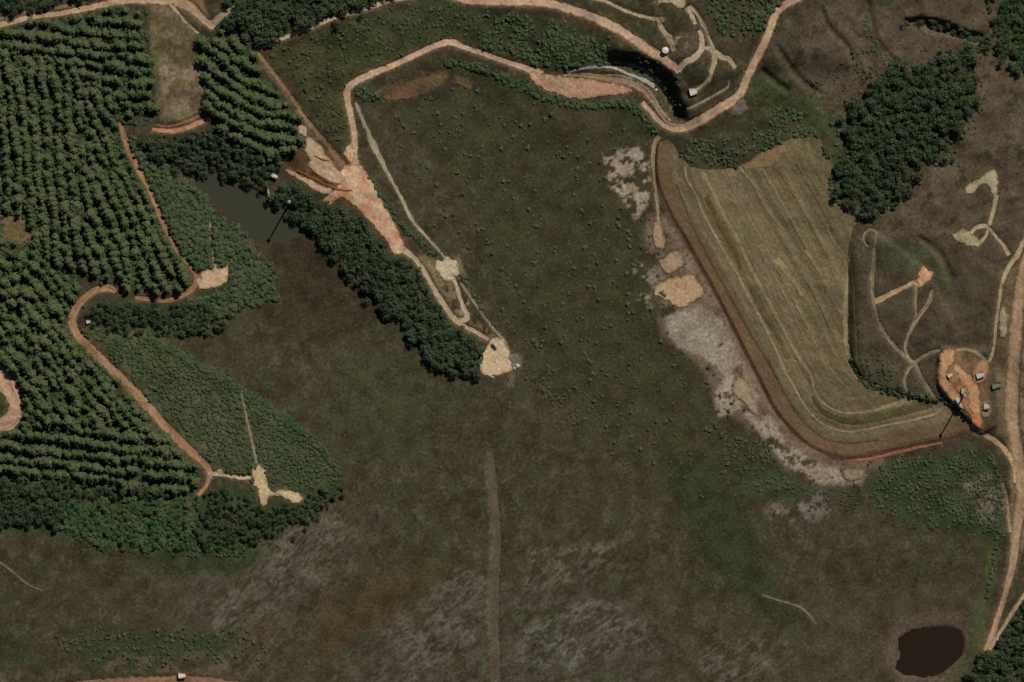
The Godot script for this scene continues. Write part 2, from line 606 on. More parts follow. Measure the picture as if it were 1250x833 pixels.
func list_roads() -> void:
	var tan := srgb(196, 166, 132)
	var tan2 := srgb(172, 146, 114)
	var pink := srgb(206, 160, 127)
	var orange := srgb(190, 122, 84)
	var brown := srgb(142, 105, 76)
	var pale := srgb(190, 168, 132)
	var dull := srgb(122, 108, 84)
	var grey := srgb(140, 134, 112)
	roads = [
		["dirt_road", "tan dirt road curving along the top of the northwest plantation", [-60, 44, 6, -20, 37, 7, 0, 32, 7, 35, 23, 6, 75, 17, 6, 110, 10, 7, 150, 2, 8, 190, 1, 9, 218, 2, 14, 236, 12, 10, 250, 26, 8, 262, 35, 7], pink, tan2, 0.2],
		["dirt_track", "narrow dark brown track above the northwest tan road", [-20, 30, 4, 22, 18, 4, 60, 12, 4, 100, 4, 4, 140, -8, 4], brown, dull, 0.2],
		["dirt_track", "thin tan track crossing the top of the grassy clearing", [205, 2, 4, 225, 25, 4, 243, 42, 3], pale, dull, 0.25],
		["dirt_track", "short washed-out pale track between trees near the top edge", [258, 30, 8, 272, 20, 8, 288, 8, 6], tan2, dull, 0.4],
		["dirt_road", "straight narrow tan road under the northern wood", [318, 60, 4, 345, 48, 5, 375, 36, 5, 410, 22, 5, 440, 14, 5, 470, 3, 5, 500, -3, 6, 560, -14, 6], tan2, pale, 0.15],
		["dirt_road", "wide pinkish road running from the top edge to the dark pit rim", [545, -6, 6, 570, 1, 8, 600, 3, 8, 625, 3, 9, 665, 4, 10, 700, 13, 10, 725, 22, 10, 750, 34, 11, 775, 50, 11, 800, 67, 11, 820, 80, 10, 829, 88, 8], pink, tan, 0.14],
		["dirt_track", "thin pale track above the wide pink road", [690, -8, 4, 735, 1, 4, 755, 10, 4, 775, 18, 4, 795, 23, 4, 806, 25, 6], pale, tan2, 0.2],
		["dirt_track", "short pale track down to the white tank", [803, 24, 6, 806, 33, 6, 812, 42, 7, 819, 50, 9, 823, 63, 4], pale, tan2, 0.2],
		["dirt_track", "short pale ramp beside the small round mound", [838, 10, 5, 843, 18, 6, 849, 30, 5], pale, tan, 0.2],
		["dirt_track", "pale track hooking around the small round mound", [853, 38, 5, 857, 50, 6, 855, 62, 7, 847, 71, 9, 836, 77, 8, 828, 88, 5], pale, tan, 0.15],
		["dirt_track", "pale brown track leading down to the white square hut", [841, 8, 4, 851, 19, 5, 859, 33, 5, 864, 47, 5, 869, 60, 7, 872, 72, 7, 869, 85, 6, 865, 98, 5, 851, 110, 5], pale, dull, 0.2],
		["dirt_track", "stubby pale track branching east toward the loop road", [857, 59, 4, 868, 61, 6, 880, 70, 7, 890, 74, 6, 897, 84, 5], pale, tan2, 0.25],
		["dirt_track", "thin grey track below the white square hut", [838, 134, 3, 855, 126, 3, 875, 115, 3, 888, 107, 3, 890, 98, 3], dull, grey, 0.2],
		["dirt_road", "tan loop road sweeping down from the top edge around the dark pit", [990, -12, 9, 975, -2, 9, 956, 8, 9, 946, 20, 9, 940, 36, 10, 932, 55, 10, 922, 75, 10, 912, 95, 10, 905, 112, 10, 897, 122, 11, 880, 132, 11, 862, 143, 11, 845, 152, 11, 830, 158, 8, 815, 156, 6, 803, 147, 6, 794, 136, 6, 784, 125, 6], tan, srgb(204, 160, 122), 0.1],
		["dirt_road", "inner haul lane hugging the lower edge of the dark pit", [838, 153, 4, 822, 153, 4, 812, 147, 5, 804, 135, 6, 796, 121, 7, 785, 109, 8, 768, 101, 9, 745, 97, 8, 720, 93, 6, 690, 91, 3], tan2, brown, 0.2],
		["drainage_channel", "pale whitish channel along the foot of the dark pit face", [688, 93, 2.5, 702, 87, 3, 720, 83, 3.5, 740, 82, 3, 752, 84, 3, 765, 90, 3.5, 778, 95, 4.5, 790, 100, 6, 799, 106, 4], srgb(176, 165, 150), srgb(150, 140, 128), 0.3],
		["dirt_track", "narrow pale bench inside the dark pit", [748, 76, 2, 770, 80, 2.5, 788, 87, 3, 803, 100, 3, 812, 116, 2.5, 820, 132, 2.5, 828, 144, 2], srgb(150, 134, 112), dull, 0.4],
		["dirt_track", "thin upper lane beside the inner haul lane", [736, 92, 3, 758, 93, 3, 776, 99, 3, 790, 109, 3, 800, 122, 3, 808, 136, 3, 818, 148, 3], tan2, srgb(120, 96, 74), 0.3],
		["dirt_road", "tan road rising from the sandy yard and bending along the marsh head", [434, 206, 13, 432, 190, 9, 433, 170, 8, 430, 150, 8, 426, 130, 8, 424, 115, 9, 429, 104, 9, 442, 96, 8, 460, 88, 8, 485, 78, 7, 510, 66, 7, 535, 55, 7, 552, 52, 8, 566, 58, 6, 590, 66, 6, 615, 75, 6, 640, 83, 7, 662, 92, 12], tan, pink, 0.12],
		["dirt_road", "narrow diagonal brown road beside the terraced tree block", [310, 58, 4, 330, 85, 5, 345, 105, 5, 360, 125, 5, 372, 145, 6, 385, 160, 6, 400, 178, 6, 414, 195, 7, 426, 212, 8], srgb(160, 125, 92), brown, 0.16],
		["dirt_road", "pale road down the spit from the sandy yard", [490, 303, 9, 505, 315, 6, 518, 332, 6, 528, 350, 6, 535, 362, 7, 545, 377, 7, 553, 388, 7, 565, 398, 5, 580, 405, 5, 596, 415, 5], tan, pale, 0.15],
		["dirt_track", "pale strip on the east side of the spit", [553, 338, 5, 559, 355, 5, 564, 372, 5, 570, 388, 7, 560, 392, 7, 550, 384, 5], srgb(204, 178, 140), tan, 0.2],
		["footpath", "grey-green path running down the marsh edge beside the yard", [434, 126, 4, 442, 146, 5, 449, 162, 5, 454, 175, 9, 462, 190, 7, 474, 214, 5, 488, 240, 5, 498, 260, 5, 508, 276, 4, 528, 298, 4, 546, 318, 3], grey, pale, 0.25],
		["footpath", "thin grey path below the spit", [562, 346, 3, 576, 366, 3.5, 590, 386, 4, 603, 403, 4, 614, 415, 4, 622, 432, 4], grey, dull, 0.2],
		["dirt_road", "orange-brown road winding down between the western plantation blocks", [147, 148, 4, 150, 162, 7, 157, 182, 8, 167, 203, 8, 180, 226, 8, 190, 250, 7, 200, 275, 7, 210, 296, 6, 222, 313, 5, 234, 327, 5, 241, 340, 8, 235, 352, 7, 222, 362, 6, 206, 367, 5, 188, 366, 5, 165, 364, 4], srgb(170, 128, 94), srgb(148, 104, 74), 0.15],
		["dirt_road", "broad brown S-curve road descending past the lower west plantation", [142, 356, 5, 133, 352, 8, 120, 354, 8, 106, 362, 8, 95, 374, 9, 89, 388, 10, 91, 402, 10, 99, 414, 10, 112, 427, 10, 126, 441, 10, 146, 460, 10, 165, 479, 10, 182, 498, 11, 198, 517, 10, 217, 536, 10, 236, 554, 9, 250, 567, 8, 256, 578, 7, 252, 592, 5, 241, 606, 4], srgb(176, 136, 100), srgb(146, 106, 74), 0.1],
		["dirt_track", "faint pale track running up through scrub from the small sand pad", [263, 328, 5, 259, 305, 4, 257, 285, 4, 256, 270, 2.5], srgb(150, 130, 100), dull, 0.4],
		["dirt_track", "tiny pale spur at the corner of the small sand pad", [276, 328, 3, 281, 319, 2.5, 286, 311, 2], pale, tan2, 0.3],
		["dirt_track", "pale track linking the S-curve road to the cross-shaped sand pad", [254, 578, 5, 270, 580, 4, 290, 583, 4, 308, 583, 6], tan, pale, 0.2],
		["footpath", "thin pale path running north from the cross-shaped sand pad", [294, 474, 2.5, 299, 503, 3, 306, 533, 3.5, 313, 566, 4], srgb(132, 124, 92), grey, 0.3],
		["dirt_road", "pinkish track curling in from the left edge", [-30, 428, 8, 0, 450, 8, 9, 468, 8, 17, 488, 8, 23, 503, 8, 19, 517, 7, 8, 522, 7, -30, 527, 7], pink, tan2, 0.3],
		["dirt_track", "short reddish spur beside the left-edge track", [10, 448, 4, 18, 466, 4, 26, 486, 4, 24, 500, 4], srgb(170, 124, 98), brown, 0.4],
		["dirt_road", "reddish terrace road at the foot of the grassy clearing", [186, 158, 4, 198, 160, 5, 214, 160, 6, 230, 156, 6, 244, 150, 6, 257, 145, 5], srgb(178, 116, 84), srgb(196, 146, 112), 0.2],
		["dirt_track", "thin red terrace line just above the terrace road", [190, 153, 2.5, 206, 155, 3, 222, 151, 3, 238, 144, 3, 252, 139, 2.5], srgb(140, 82, 58), brown, 0.2],
		["dirt_track", "pale strip running down outside the dam toe", [805, 166, 6, 799, 178, 6, 797, 196, 5, 798, 214, 4, 801, 236, 4, 803, 252, 5, 804, 268, 4], srgb(176, 148, 112), dull, 0.2],
		["dirt_road", "wide light road along the right edge south to the corner", [1275, 262, 9, 1258, 300, 10, 1249, 330, 11, 1244, 362, 13, 1241, 395, 14, 1238, 430, 15, 1236, 470, 14, 1235, 500, 15, 1238, 530, 14, 1244, 565, 14, 1248, 600, 14, 1244, 630, 12, 1240, 655, 11, 1236, 690, 9, 1227, 725, 7, 1218, 755, 7, 1210, 780, 8, 1203, 796, 7], srgb(164, 132, 102), srgb(184, 146, 112), 0.1],
		["dirt_track", "narrow tan track west of the wide right-edge road", [1265, 270, 6, 1250, 294, 6, 1241, 312, 6, 1231, 326, 6, 1223, 345, 5, 1219, 370, 4, 1215, 400, 4, 1213, 425, 4, 1208, 440, 4], srgb(186, 160, 122), tan2, 0.15],
		["dirt_track", "pale track forking off the right edge near the corner wood", [1262, 710, 5, 1250, 728, 5, 1238, 745, 5, 1227, 763, 5, 1216, 781, 5, 1206, 795, 5], srgb(182, 152, 112), tan2, 0.15],
		["dirt_track", "tan link road from the orange yard to the wide road", [1190, 526, 6, 1204, 532, 6, 1218, 541, 6, 1229, 552, 6, 1237, 568, 6, 1240, 590, 5], srgb(200, 160, 118), tan2, 0.15],
		["dirt_track", "thin tan track beside the wide road below the link", [1224, 590, 3, 1229, 610, 3, 1231, 630, 4, 1234, 650, 4], tan2, dull, 0.3],
		["dirt_track", "thin pale arc track north of the orange yard", [1165, 428, 3, 1178, 427, 4, 1190, 430, 4, 1200, 437, 4, 1206, 442, 4, 1210, 434, 4], srgb(156, 138, 106), dull, 0.15],
		["dirt_track", "grey-brown track curving from the yard down to the dam crest", [1150, 428, 3, 1136, 431, 4, 1122, 439, 4, 1112, 447, 5, 1106, 456, 4, 1104, 467, 4, 1107, 480, 4, 1112, 492, 5], srgb(150, 134, 104), dull, 0.15],
		["dirt_track", "long thin track with a loop end on the eastern slope", [1059, 302, 3, 1054, 294, 3, 1056, 285, 3.5, 1062, 281, 3.5, 1069, 284, 4, 1068, 293, 4, 1066, 320, 5, 1064, 345, 5, 1066, 370, 4, 1072, 394, 4, 1082, 411, 4, 1095, 427, 5, 1108, 438, 5, 1118, 448, 5, 1125, 462, 4, 1133, 475, 4, 1141, 487, 4], srgb(160, 142, 112), dull, 0.15],
		["dirt_track", "short tan track joining the looped track to the orange triangle pad", [1067, 369, 7, 1076, 365, 7, 1087, 359, 6, 1104, 351, 5, 1118, 344, 6], srgb(190, 152, 112), tan2, 0.2],
		["dirt_track", "thin track dropping from the orange triangle pad", [1118, 346, 6, 1117, 365, 4, 1117, 388, 4], srgb(172, 140, 106), dull, 0.15],
		["dirt_track", "pale track from the fork down to the track junction", [1138, 354, 4, 1134, 368, 5, 1126, 380, 5, 1116, 394, 5, 1108, 411, 5, 1105, 428, 4, 1113, 446, 4], srgb(172, 148, 114), dull, 0.15],
		["dirt_track", "pale track between the two eastern sand pads", [1216, 238, 6, 1212, 258, 5, 1207, 275, 5], srgb(186, 162, 126), tan2, 0.15],
		["dirt_track", "small pale loop at the eastern sand pad", [1184, 286, 4, 1192, 278, 5, 1204, 277, 5, 1203, 288, 4, 1192, 300, 5], srgb(186, 162, 126), tan2, 0.15],
		["dirt_track", "pale connector from the eastern pads to the right-edge track", [1206, 279, 4, 1217, 291, 4, 1226, 303, 5, 1231, 312, 6], srgb(186, 162, 126), tan2, 0.15],
		["dirt_road", "orange dirt road along the bottom left edge", [-20, 850, 8, 60, 842, 8, 100, 837, 9, 150, 833, 10, 200, 832, 12, 250, 833, 11, 290, 838, 9, 340, 848, 8], srgb(160, 118, 88), srgb(130, 98, 74), 0.25],
		["dirt_track", "faint grey-brown track running straight down the marsh", [599, 548, 4, 599, 562, 8, 600, 585, 11, 603, 615, 10, 605, 650, 12, 604, 690, 12, 602, 730, 13, 603, 770, 12, 605, 800, 10, 607, 850, 9], srgb(100, 87, 73), srgb(88, 78, 64), 0.2],
		["footpath", "faint pale path at the lower left edge", [-30, 676, 3, 0, 688, 3, 15, 699, 3, 32, 713, 3, 52, 722, 2], srgb(108, 98, 80), dull, 0.3],
		["footpath", "thin pale line in the marsh left of the dark pond", [930, 727, 2, 948, 733, 2.5, 962, 737, 2.5, 978, 743, 3, 988, 752, 3, 996, 764, 2], srgb(112, 104, 80), dull, 0.3],
	]

# dry earth as the camera saw it, a little greyer than the first reading
func weathered(c: Color) -> Color:
	return Color(c.r * 0.77, c.g * 0.83, c.b * 0.91)

func make_ground_maps() -> void:
	noise.seed = 11
	noise.frequency = 0.05
	noise.fractal_octaves = 3
	n_broad = noise_map(0.008, 4, 3)
	n_mid = noise_map(0.03, 4, 5)
	n_fine = noise_map(0.16, 3, 7)
	n_blot = noise_map(0.045, 3, 21)

func make_heights() -> void:
	# heights surveyed by eye from the shadows and the run of the roads: x, z, metres
	var pts := [700, 300, 0, 600, 600, 0, 450, 450, 0, 800, 600, 0, 900, 700, 1, 650, 200, 1, 350, 700, 1, 100, 720, 2, 1000, 700, 2, 1137, 797, 3, 1060, 780, 3, 1180, 740, 4, 700, 480, 0, 560, 750, 1, 750, 780, 1, 520, 150, 2, 580, 130, 2,
		760, 200, 1, 780, 330, 1, 860, 440, 1, 930, 560, 1, 1010, 600, 2, 300, 250, 0, 260, 225, 0, 370, 290, 0, 420, 380, 0, 330, 400, 0, 480, 560, 0,
		0, 150, 30, 80, 80, 30, 180, 30, 31, 215, 90, 26, 220, 150, 17, 100, 250, 24, 0, 300, 24, 150, 200, 17, 200, 300, 10, 100, 360, 14, 50, 450, 18, 0, 480, 20, 150, 520, 12, 60, 580, 8, 0, 650, 2, 150, 680, 1, 250, 600, 7, 310, 590, 6, 200, 450, 8, 270, 470, 2, 370, 555, 2, 420, 600, 0, 300, 330, 4, 260, 340, 7, 335, 350, 1, 240, 400, 2, 180, 230, 13, 0, 10, 36,
		290, 110, 24, 350, 170, 14, 310, 60, 26, 280, 10, 34, 400, 15, 30, 400, 80, 20, 400, 130, 16, 470, 60, 20, 540, 50, 15, 430, 220, 9, 480, 290, 7, 540, 360, 5, 600, 440, 2, 420, 280, 4, 500, 380, 3, 340, 225, 4,
		600, 40, 17, 620, 0, 26, 700, 55, 20, 750, 35, 26, 800, 60, 27, 840, 50, 34, 870, 80, 32, 850, 120, 22, 700, 110, 8, 740, 105, 8, 790, 125, 9, 825, 158, 10, 900, 122, 20, 940, 30, 34, 1000, 50, 38, 1000, 110, 26, 900, 165, 14, 950, 155, 18, 640, 90, 8,
		803, 180, 3, 811, 243, 2, 857, 327, 2, 913, 435, 2, 992, 546, 2, 1100, 548, 3, 880, 215, 9, 950, 240, 12, 1020, 290, 14, 940, 320, 10, 1000, 420, 12, 970, 430, 9, 1030, 480, 9, 1100, 505, 7, 1150, 515, 6, 890, 310, 7,
		1060, 350, 18, 1100, 300, 24, 1065, 420, 16, 1100, 460, 13, 1150, 380, 21, 1170, 460, 14, 1190, 500, 11, 1200, 300, 27, 1240, 400, 21, 1240, 550, 11, 1240, 700, 7, 1220, 815, 7, 1100, 610, 2, 1190, 600, 5,
		1090, 150, 24, 1050, 230, 18, 1150, 20, 36, 1200, 150, 36, 1150, 45, 30, 1240, 50, 34, 1000, 0, 42, 1150, 220, 28]
	var step := 16
	var cw := MW / step + 1
	var ch := MH / step + 1
	var coarse := Image.create(cw, ch, false, Image.FORMAT_RF)
	for j in ch:
		for i in cw:
			var x := (i + 0.5) * MW / cw - MARGIN
			var z := (j + 0.5) * MH / ch - MARGIN
			var sum := 0.0
			var ws := 0.0
			for k in range(0, pts.size(), 3):
				var d2: float = (pts[k] - x) * (pts[k] - x) + (pts[k + 1] - z) * (pts[k + 1] - z)
				var w := 1.0 / pow(d2 + 300.0, 2.0)
				sum += w * pts[k + 2]
				ws += w
			coarse.set_pixel(i, j, Color(sum / ws, 0, 0))
	coarse.resize(GW, GH, Image.INTERPOLATE_CUBIC)
	heights = coarse.get_data().to_float32_array()
	var cut := new_mask()
	for r in roads:
		if r[0] != "footpath" and r[0] != "drainage_channel": fill_line(cut, smooth(line3(r[2])), 0.8)
	var road_cut := soften(cut, 1)
	var pit := mask_of([PIT], 3)
	var rise := mask_of([COMPOUND_RISE], 2)
	var slope := mask_of([SLOPE_RISE], 2)
	var ravine := mask_of([RAVINE], 2)
	var ditch := new_mask()
	fill_line(ditch, smooth(line3(TOE)), -0.5)
	fill_line(ditch, smooth(line3([468, 558, 4, 455, 562, 4, 443, 571, 4, 433, 586, 5, 425, 602, 6])), 0.0)
	fill_line(ditch, smooth(line3([1036, 318, 5, 1036, 360, 6, 1036, 400, 7, 1038, 440, 6, 1050, 462, 4])), 0.0)
	var ditches := soften(ditch, 1)
	var creases := new_mask()
	for g in [[945, 55, 6, 955, 72, 8, 968, 90, 8, 985, 106, 8, 1002, 116, 6], [1056, 0, 8, 1060, 30, 9, 1066, 50, 10, 1080, 66, 9, 1094, 80, 8], [928, 85, 5, 945, 100, 7, 962, 112, 6], [1000, 10, 5, 1010, 35, 7, 1030, 55, 6, 1040, 75, 6], [1160, 60, 6, 1175, 75, 6, 1185, 90, 6], [1120, 290, 6, 1145, 310, 8, 1160, 340, 8]]:
		fill_line(creases, smooth(line3(g)))
	var gully := soften(creases, 2)
	var damp := mask_of([POND], 2)
	var damp2 := mask_of([DARK_POND], 1)
	var wood := new_mask()
	for j in GH:
		for i in GW:
			var x := i * STEP - MARGIN
			var z := j * STEP - MARGIN
			var k := j * GW + i
			var h := heights[k]
			var calm := 0.35 + 0.65 * clampf(h / 12.0, 0.0, 1.0)
			h += (at_map(n_broad, x, z) - 0.5) * 7.0 * calm
			h += (at_map(n_mid, x, z) - 0.5) * 2.6 * calm
			h += (at_map(n_fine, x, z) - 0.5) * 0.9
			h -= at_map(road_cut, x, z) * 2.0
			h -= at_map(gully, x, z) * 3.5
			h -= at_map(pit, x, z) * 13.0
			h += at_map(rise, x, z) * 6.0
			h += at_map(slope, x, z) * 4.0
			h -= at_map(ravine, x, z) * 9.0
			h -= at_map(ditches, x, z) * 1.6
			h = lerpf(h, -2.0, at_map(damp, x, z))
			h = lerpf(h, 0.8, at_map(damp2, x, z))
			heights[k] = h

# ground colours: [colour, outlines, softness, strength, noise threshold or 0, noise]
func ground_tints() -> Array:
	return [
		[srgb(58, 57, 37), [[540, 110, 640, 110, 720, 150, 800, 250, 830, 350, 840, 430, 900, 520, 880, 620, 800, 560, 700, 500, 620, 400, 560, 250, 470, 150]], 5, 0.8, 0.42],
		[srgb(64, 64, 44), [[390, 440, 470, 410, 540, 450, 520, 540, 450, 560, 380, 500]], 5, 0.8, 0.35],
		[srgb(78, 68, 58), [[200, 700, 330, 640, 440, 600, 480, 640, 420, 700, 380, 780, 300, 833, 200, 800]], 4, 0.8, 0.5, -0.9],
		[srgb(80, 74, 66), [[400, 800, 480, 740, 580, 700, 680, 700, 760, 720, 820, 780, 780, 840, 380, 850]], 4, 0.55, 0.54, -0.6],
		[srgb(96, 92, 82), [[640, 760, 720, 730, 780, 745, 790, 785, 740, 800, 680, 820, 620, 810]], 3, 0.75, 0.62, -0.5],
		[srgb(92, 84, 74), [[230, 690, 300, 650, 420, 620, 420, 680, 340, 740, 260, 780], [470, 760, 560, 690, 600, 700, 580, 780, 500, 833], [640, 670, 760, 660, 740, 700, 640, 720], [850, 790, 960, 770, 980, 820, 860, 840]], 3, 0.85, 0.6, -0.7],
		[srgb(70, 58, 38), [[380, 740, 470, 690, 540, 680, 520, 730, 440, 770, 390, 800]], 4, 0.7, 0.4],
		[srgb(50, 55, 36), [[800, 540, 870, 560, 910, 640, 930, 700, 1000, 760, 960, 780, 860, 680, 820, 620]], 4, 0.9, 0.3],
		[srgb(48, 58, 36), [[80, 770, 250, 760, 300, 790, 240, 800, 100, 805], [160, 660, 330, 660, 300, 700, 200, 700]], 4, 0.8, 0.35],
		[srgb(72, 64, 50), [[960, 720, 1080, 700, 1180, 700, 1200, 780, 1180, 840, 900, 840, 920, 780]], 5, 0.7, 0.0],
		[srgb(86, 74, 62), [[1085, 765, 1120, 750, 1180, 750, 1195, 785, 1180, 815, 1150, 835, 1090, 835, 1080, 800]], 3, 0.7, 0.0],
		[srgb(70, 76, 46), [[1183, 760, 1200, 700, 1207, 640, 1217, 640, 1212, 720, 1195, 790, 1170, 830, 1150, 835, 1180, 800]], 3, 0.8, 0.3],
		[srgb(86, 74, 60), [[950, 0, 1250, 0, 1250, 300, 1130, 300, 1040, 330, 1000, 160, 940, 100]], 5, 0.9, 0.35],
		[srgb(76, 67, 54), [[1040, 300, 1250, 280, 1250, 520, 1200, 530, 1050, 460]], 4, 0.9, 0.0],
		[srgb(66, 74, 44), [[910, 90, 990, 120, 1040, 160, 1060, 250, 1010, 240, 950, 150, 900, 130]], 4, 0.8, 0.35],
		[srgb(62, 70, 46), [[1060, 300, 1110, 290, 1160, 330, 1160, 360, 1120, 330, 1070, 330]], 3, 0.8, 0.4],
		[srgb(54, 60, 36), [[330, 65, 420, 30, 520, 5, 600, 15, 700, 30, 760, 70, 700, 85, 640, 75, 555, 45, 480, 70, 425, 95, 415, 170]], 3, 0.85, 0.35],
		[srgb(44, 58, 32), [[600, 15, 700, 30, 750, 65, 700, 82, 640, 70]], 3, 0.7, 0.4],
		[srgb(72, 68, 42), [[330, 65, 380, 50, 430, 100, 422, 190, 400, 165]], 4, 0.6, 0.35],
		[srgb(104, 92, 70), [[182, 8, 235, 12, 243, 60, 252, 110, 254, 138, 225, 148, 196, 146, 190, 100, 183, 50]], 2, 0.95, 0.0],
		[srgb(86, 78, 54), [[182, 8, 240, 12, 250, 110, 225, 140, 190, 120]], 2, 0.8, 0.56, 1.5],
		[srgb(132, 112, 92), [[195, 80, 245, 80, 252, 130, 200, 140]], 2, 0.7, 0.5],
		[srgb(58, 60, 40), [[-60, 40, 180, 10, 190, 140, 150, 150, 235, 330, 100, 345, -60, 310], [-60, 300, 110, 350, 85, 395, 245, 575, 230, 620, -60, 600], [245, 45, 300, 55, 368, 155, 360, 200, 262, 155], [330, 220, 400, 245, 590, 420, 580, 460, 530, 440]], 2, 0.9, 0.0],
		[srgb(60, 55, 38), [[265, -40, 495, -40, 440, 10, 325, 52, 270, 30], [165, 165, 260, 158, 340, 200, 325, 235, 230, 210], [1060, 105, 1190, 60, 1190, 130, 1150, 180, 1065, 260, 1015, 230, 1035, 150], [1185, 820, 1230, 765, 1290, 740, 1290, 860, 1180, 860]], 2, 0.9, 0.0],
		[srgb(56, 62, 39), [[158, 175, 245, 240, 342, 350, 300, 375, 240, 412, 130, 395, 150, 365, 235, 360, 280, 345, 205, 285], [-60, 600, 110, 615, 250, 595, 420, 590, 340, 650, 270, 678, 130, 665, -60, 640]], 2, 0.9, 0.0],
		[srgb(70, 74, 50), [[110, 400, 180, 412, 300, 480, 390, 550, 420, 590, 330, 600, 260, 570, 190, 495]], 2, 0.9, 0.0],
		[srgb(86, 80, 62), [[190, 440, 260, 460, 300, 490, 290, 560, 250, 560, 210, 500]], 3, 0.8, 0.45],
		[srgb(98, 86, 58), [[5, 262, 25, 262, 48, 285, 30, 298, 3, 293]], 2, 0.9, 0.0],
		[srgb(78, 84, 52), [[110, 402, 180, 404, 205, 420, 190, 428, 120, 412]], 2, 0.8, 0.0],
		[srgb(148, 132, 116), [[735, 185, 780, 180, 795, 205, 790, 250, 775, 270, 760, 245, 740, 225]], 2, 0.95, 0.49],
		[srgb(128, 122, 108), [[770, 320, 800, 315, 812, 345, 800, 380, 780, 370]], 2, 0.9, 0.55],
		[srgb(110, 86, 72), [[805, 255, 840, 305, 880, 375, 900, 415, 935, 485, 970, 535, 1020, 563, 1080, 560, 1080, 572, 1010, 572, 955, 545, 900, 470, 880, 400, 820, 300]], 1, 0.85, 0.0],
		[srgb(116, 100, 86), [[790, 260, 815, 265, 840, 310, 880, 380, 905, 430, 945, 505, 975, 545, 1020, 570, 1080, 568, 1085, 585, 1020, 592, 960, 575, 920, 525, 880, 500, 850, 440, 808, 410, 796, 350, 786, 300]], 3, 0.7, 0.36],
		[srgb(138, 126, 111), [[812, 385, 835, 379, 852, 372, 868, 378, 882, 395, 896, 420, 905, 445, 885, 450, 850, 432, 825, 422, 815, 405]], 2, 0.9, 0.2],
		[srgb(146, 132, 114), [[850, 425, 905, 440, 915, 470, 940, 510, 960, 540, 990, 560, 1020, 572, 1060, 572, 1050, 590, 1000, 590, 960, 570, 920, 520, 900, 500, 875, 510, 870, 480, 885, 460]], 2, 0.9, 0.44],
		[srgb(112, 98, 92), [[930, 590, 1000, 600, 1010, 630, 940, 640]], 3, 0.9, 0.45],
		[srgb(50, 62, 38), [[1060, 575, 1110, 562, 1180, 546, 1215, 560, 1225, 620, 1215, 660, 1100, 636, 1060, 615], [900, 560, 960, 580, 1000, 600, 960, 620, 900, 600]], 3, 0.8, 0.3],
		[srgb(112, 100, 88), [[1170, 590, 1215, 575, 1228, 620, 1200, 640]], 3, 0.8, 0.45],
		[srgb(48, 56, 34), [[-40, 770, 30, 780, 60, 810, 40, 835, -40, 835]], 3, 0.7, 0.5],
		[srgb(92, 80, 62), [[-40, 800, 30, 815, 60, 840, -40, 845], [130, 800, 290, 795, 300, 822, 120, 822]], 3, 0.7, 0.5],
		[srgb(128, 112, 84), [[498, 308, 530, 316, 560, 312, 568, 340, 576, 388, 604, 408, 596, 420, 552, 396, 522, 348]], 2, 0.8, 0.44],
		[srgb(128, 106, 82), [[1228, 330, 1260, 320, 1256, 460, 1258, 640, 1236, 700, 1230, 640, 1232, 560, 1222, 520, 1226, 400]], 2, 0.75, 0.38],
		[srgb(122, 94, 70), [[1146, 430, 1168, 428, 1206, 442, 1208, 470, 1199, 526, 1186, 526, 1176, 500, 1150, 480]], 2, 0.75, 0.0],
		[srgb(55, 46, 34), [[225, 208, 262, 208, 320, 232, 400, 298, 410, 340, 360, 330, 310, 300, 240, 238]], 3, 0.8, 0.0],
		[srgb(54, 46, 34), [[340, 290, 410, 300, 470, 380, 420, 410, 340, 380]], 4, 0.8, 0.35],
		[srgb(70, 60, 48), [PIT], 2, 1.0, 0.0],
		[srgb(48, 50, 34), [PIT], 2, 0.8, 0.45],
		[srgb(52, 46, 30), [[1034, 318, 1046, 318, 1048, 440, 1060, 462, 1036, 450]], 2, 0.8, 0.0],
		[srgb(56, 59, 38), [[545, 72, 610, 90, 650, 108, 710, 125, 770, 128, 800, 160, 780, 165, 740, 140, 660, 130, 590, 105]], 3, 0.9, 0.0],
		[srgb(150, 110, 78), [[205, -60, 240, -60, 250, 10, 262, 33, 240, 20, 215, 6, 190, 2]], 1, 0.7, 0.35],
		[srgb(96, 68, 44), [[380, 170, 420, 200, 436, 190, 450, 215, 500, 305, 480, 315, 430, 255, 345, 210, 350, 200]], 2, 0.7, 0.0],
		[srgb(96, 84, 62), [[1215, 330, 1250, 330, 1245, 440, 1235, 530, 1218, 530, 1213, 440]], 2, 0.8, 0.0],
	]

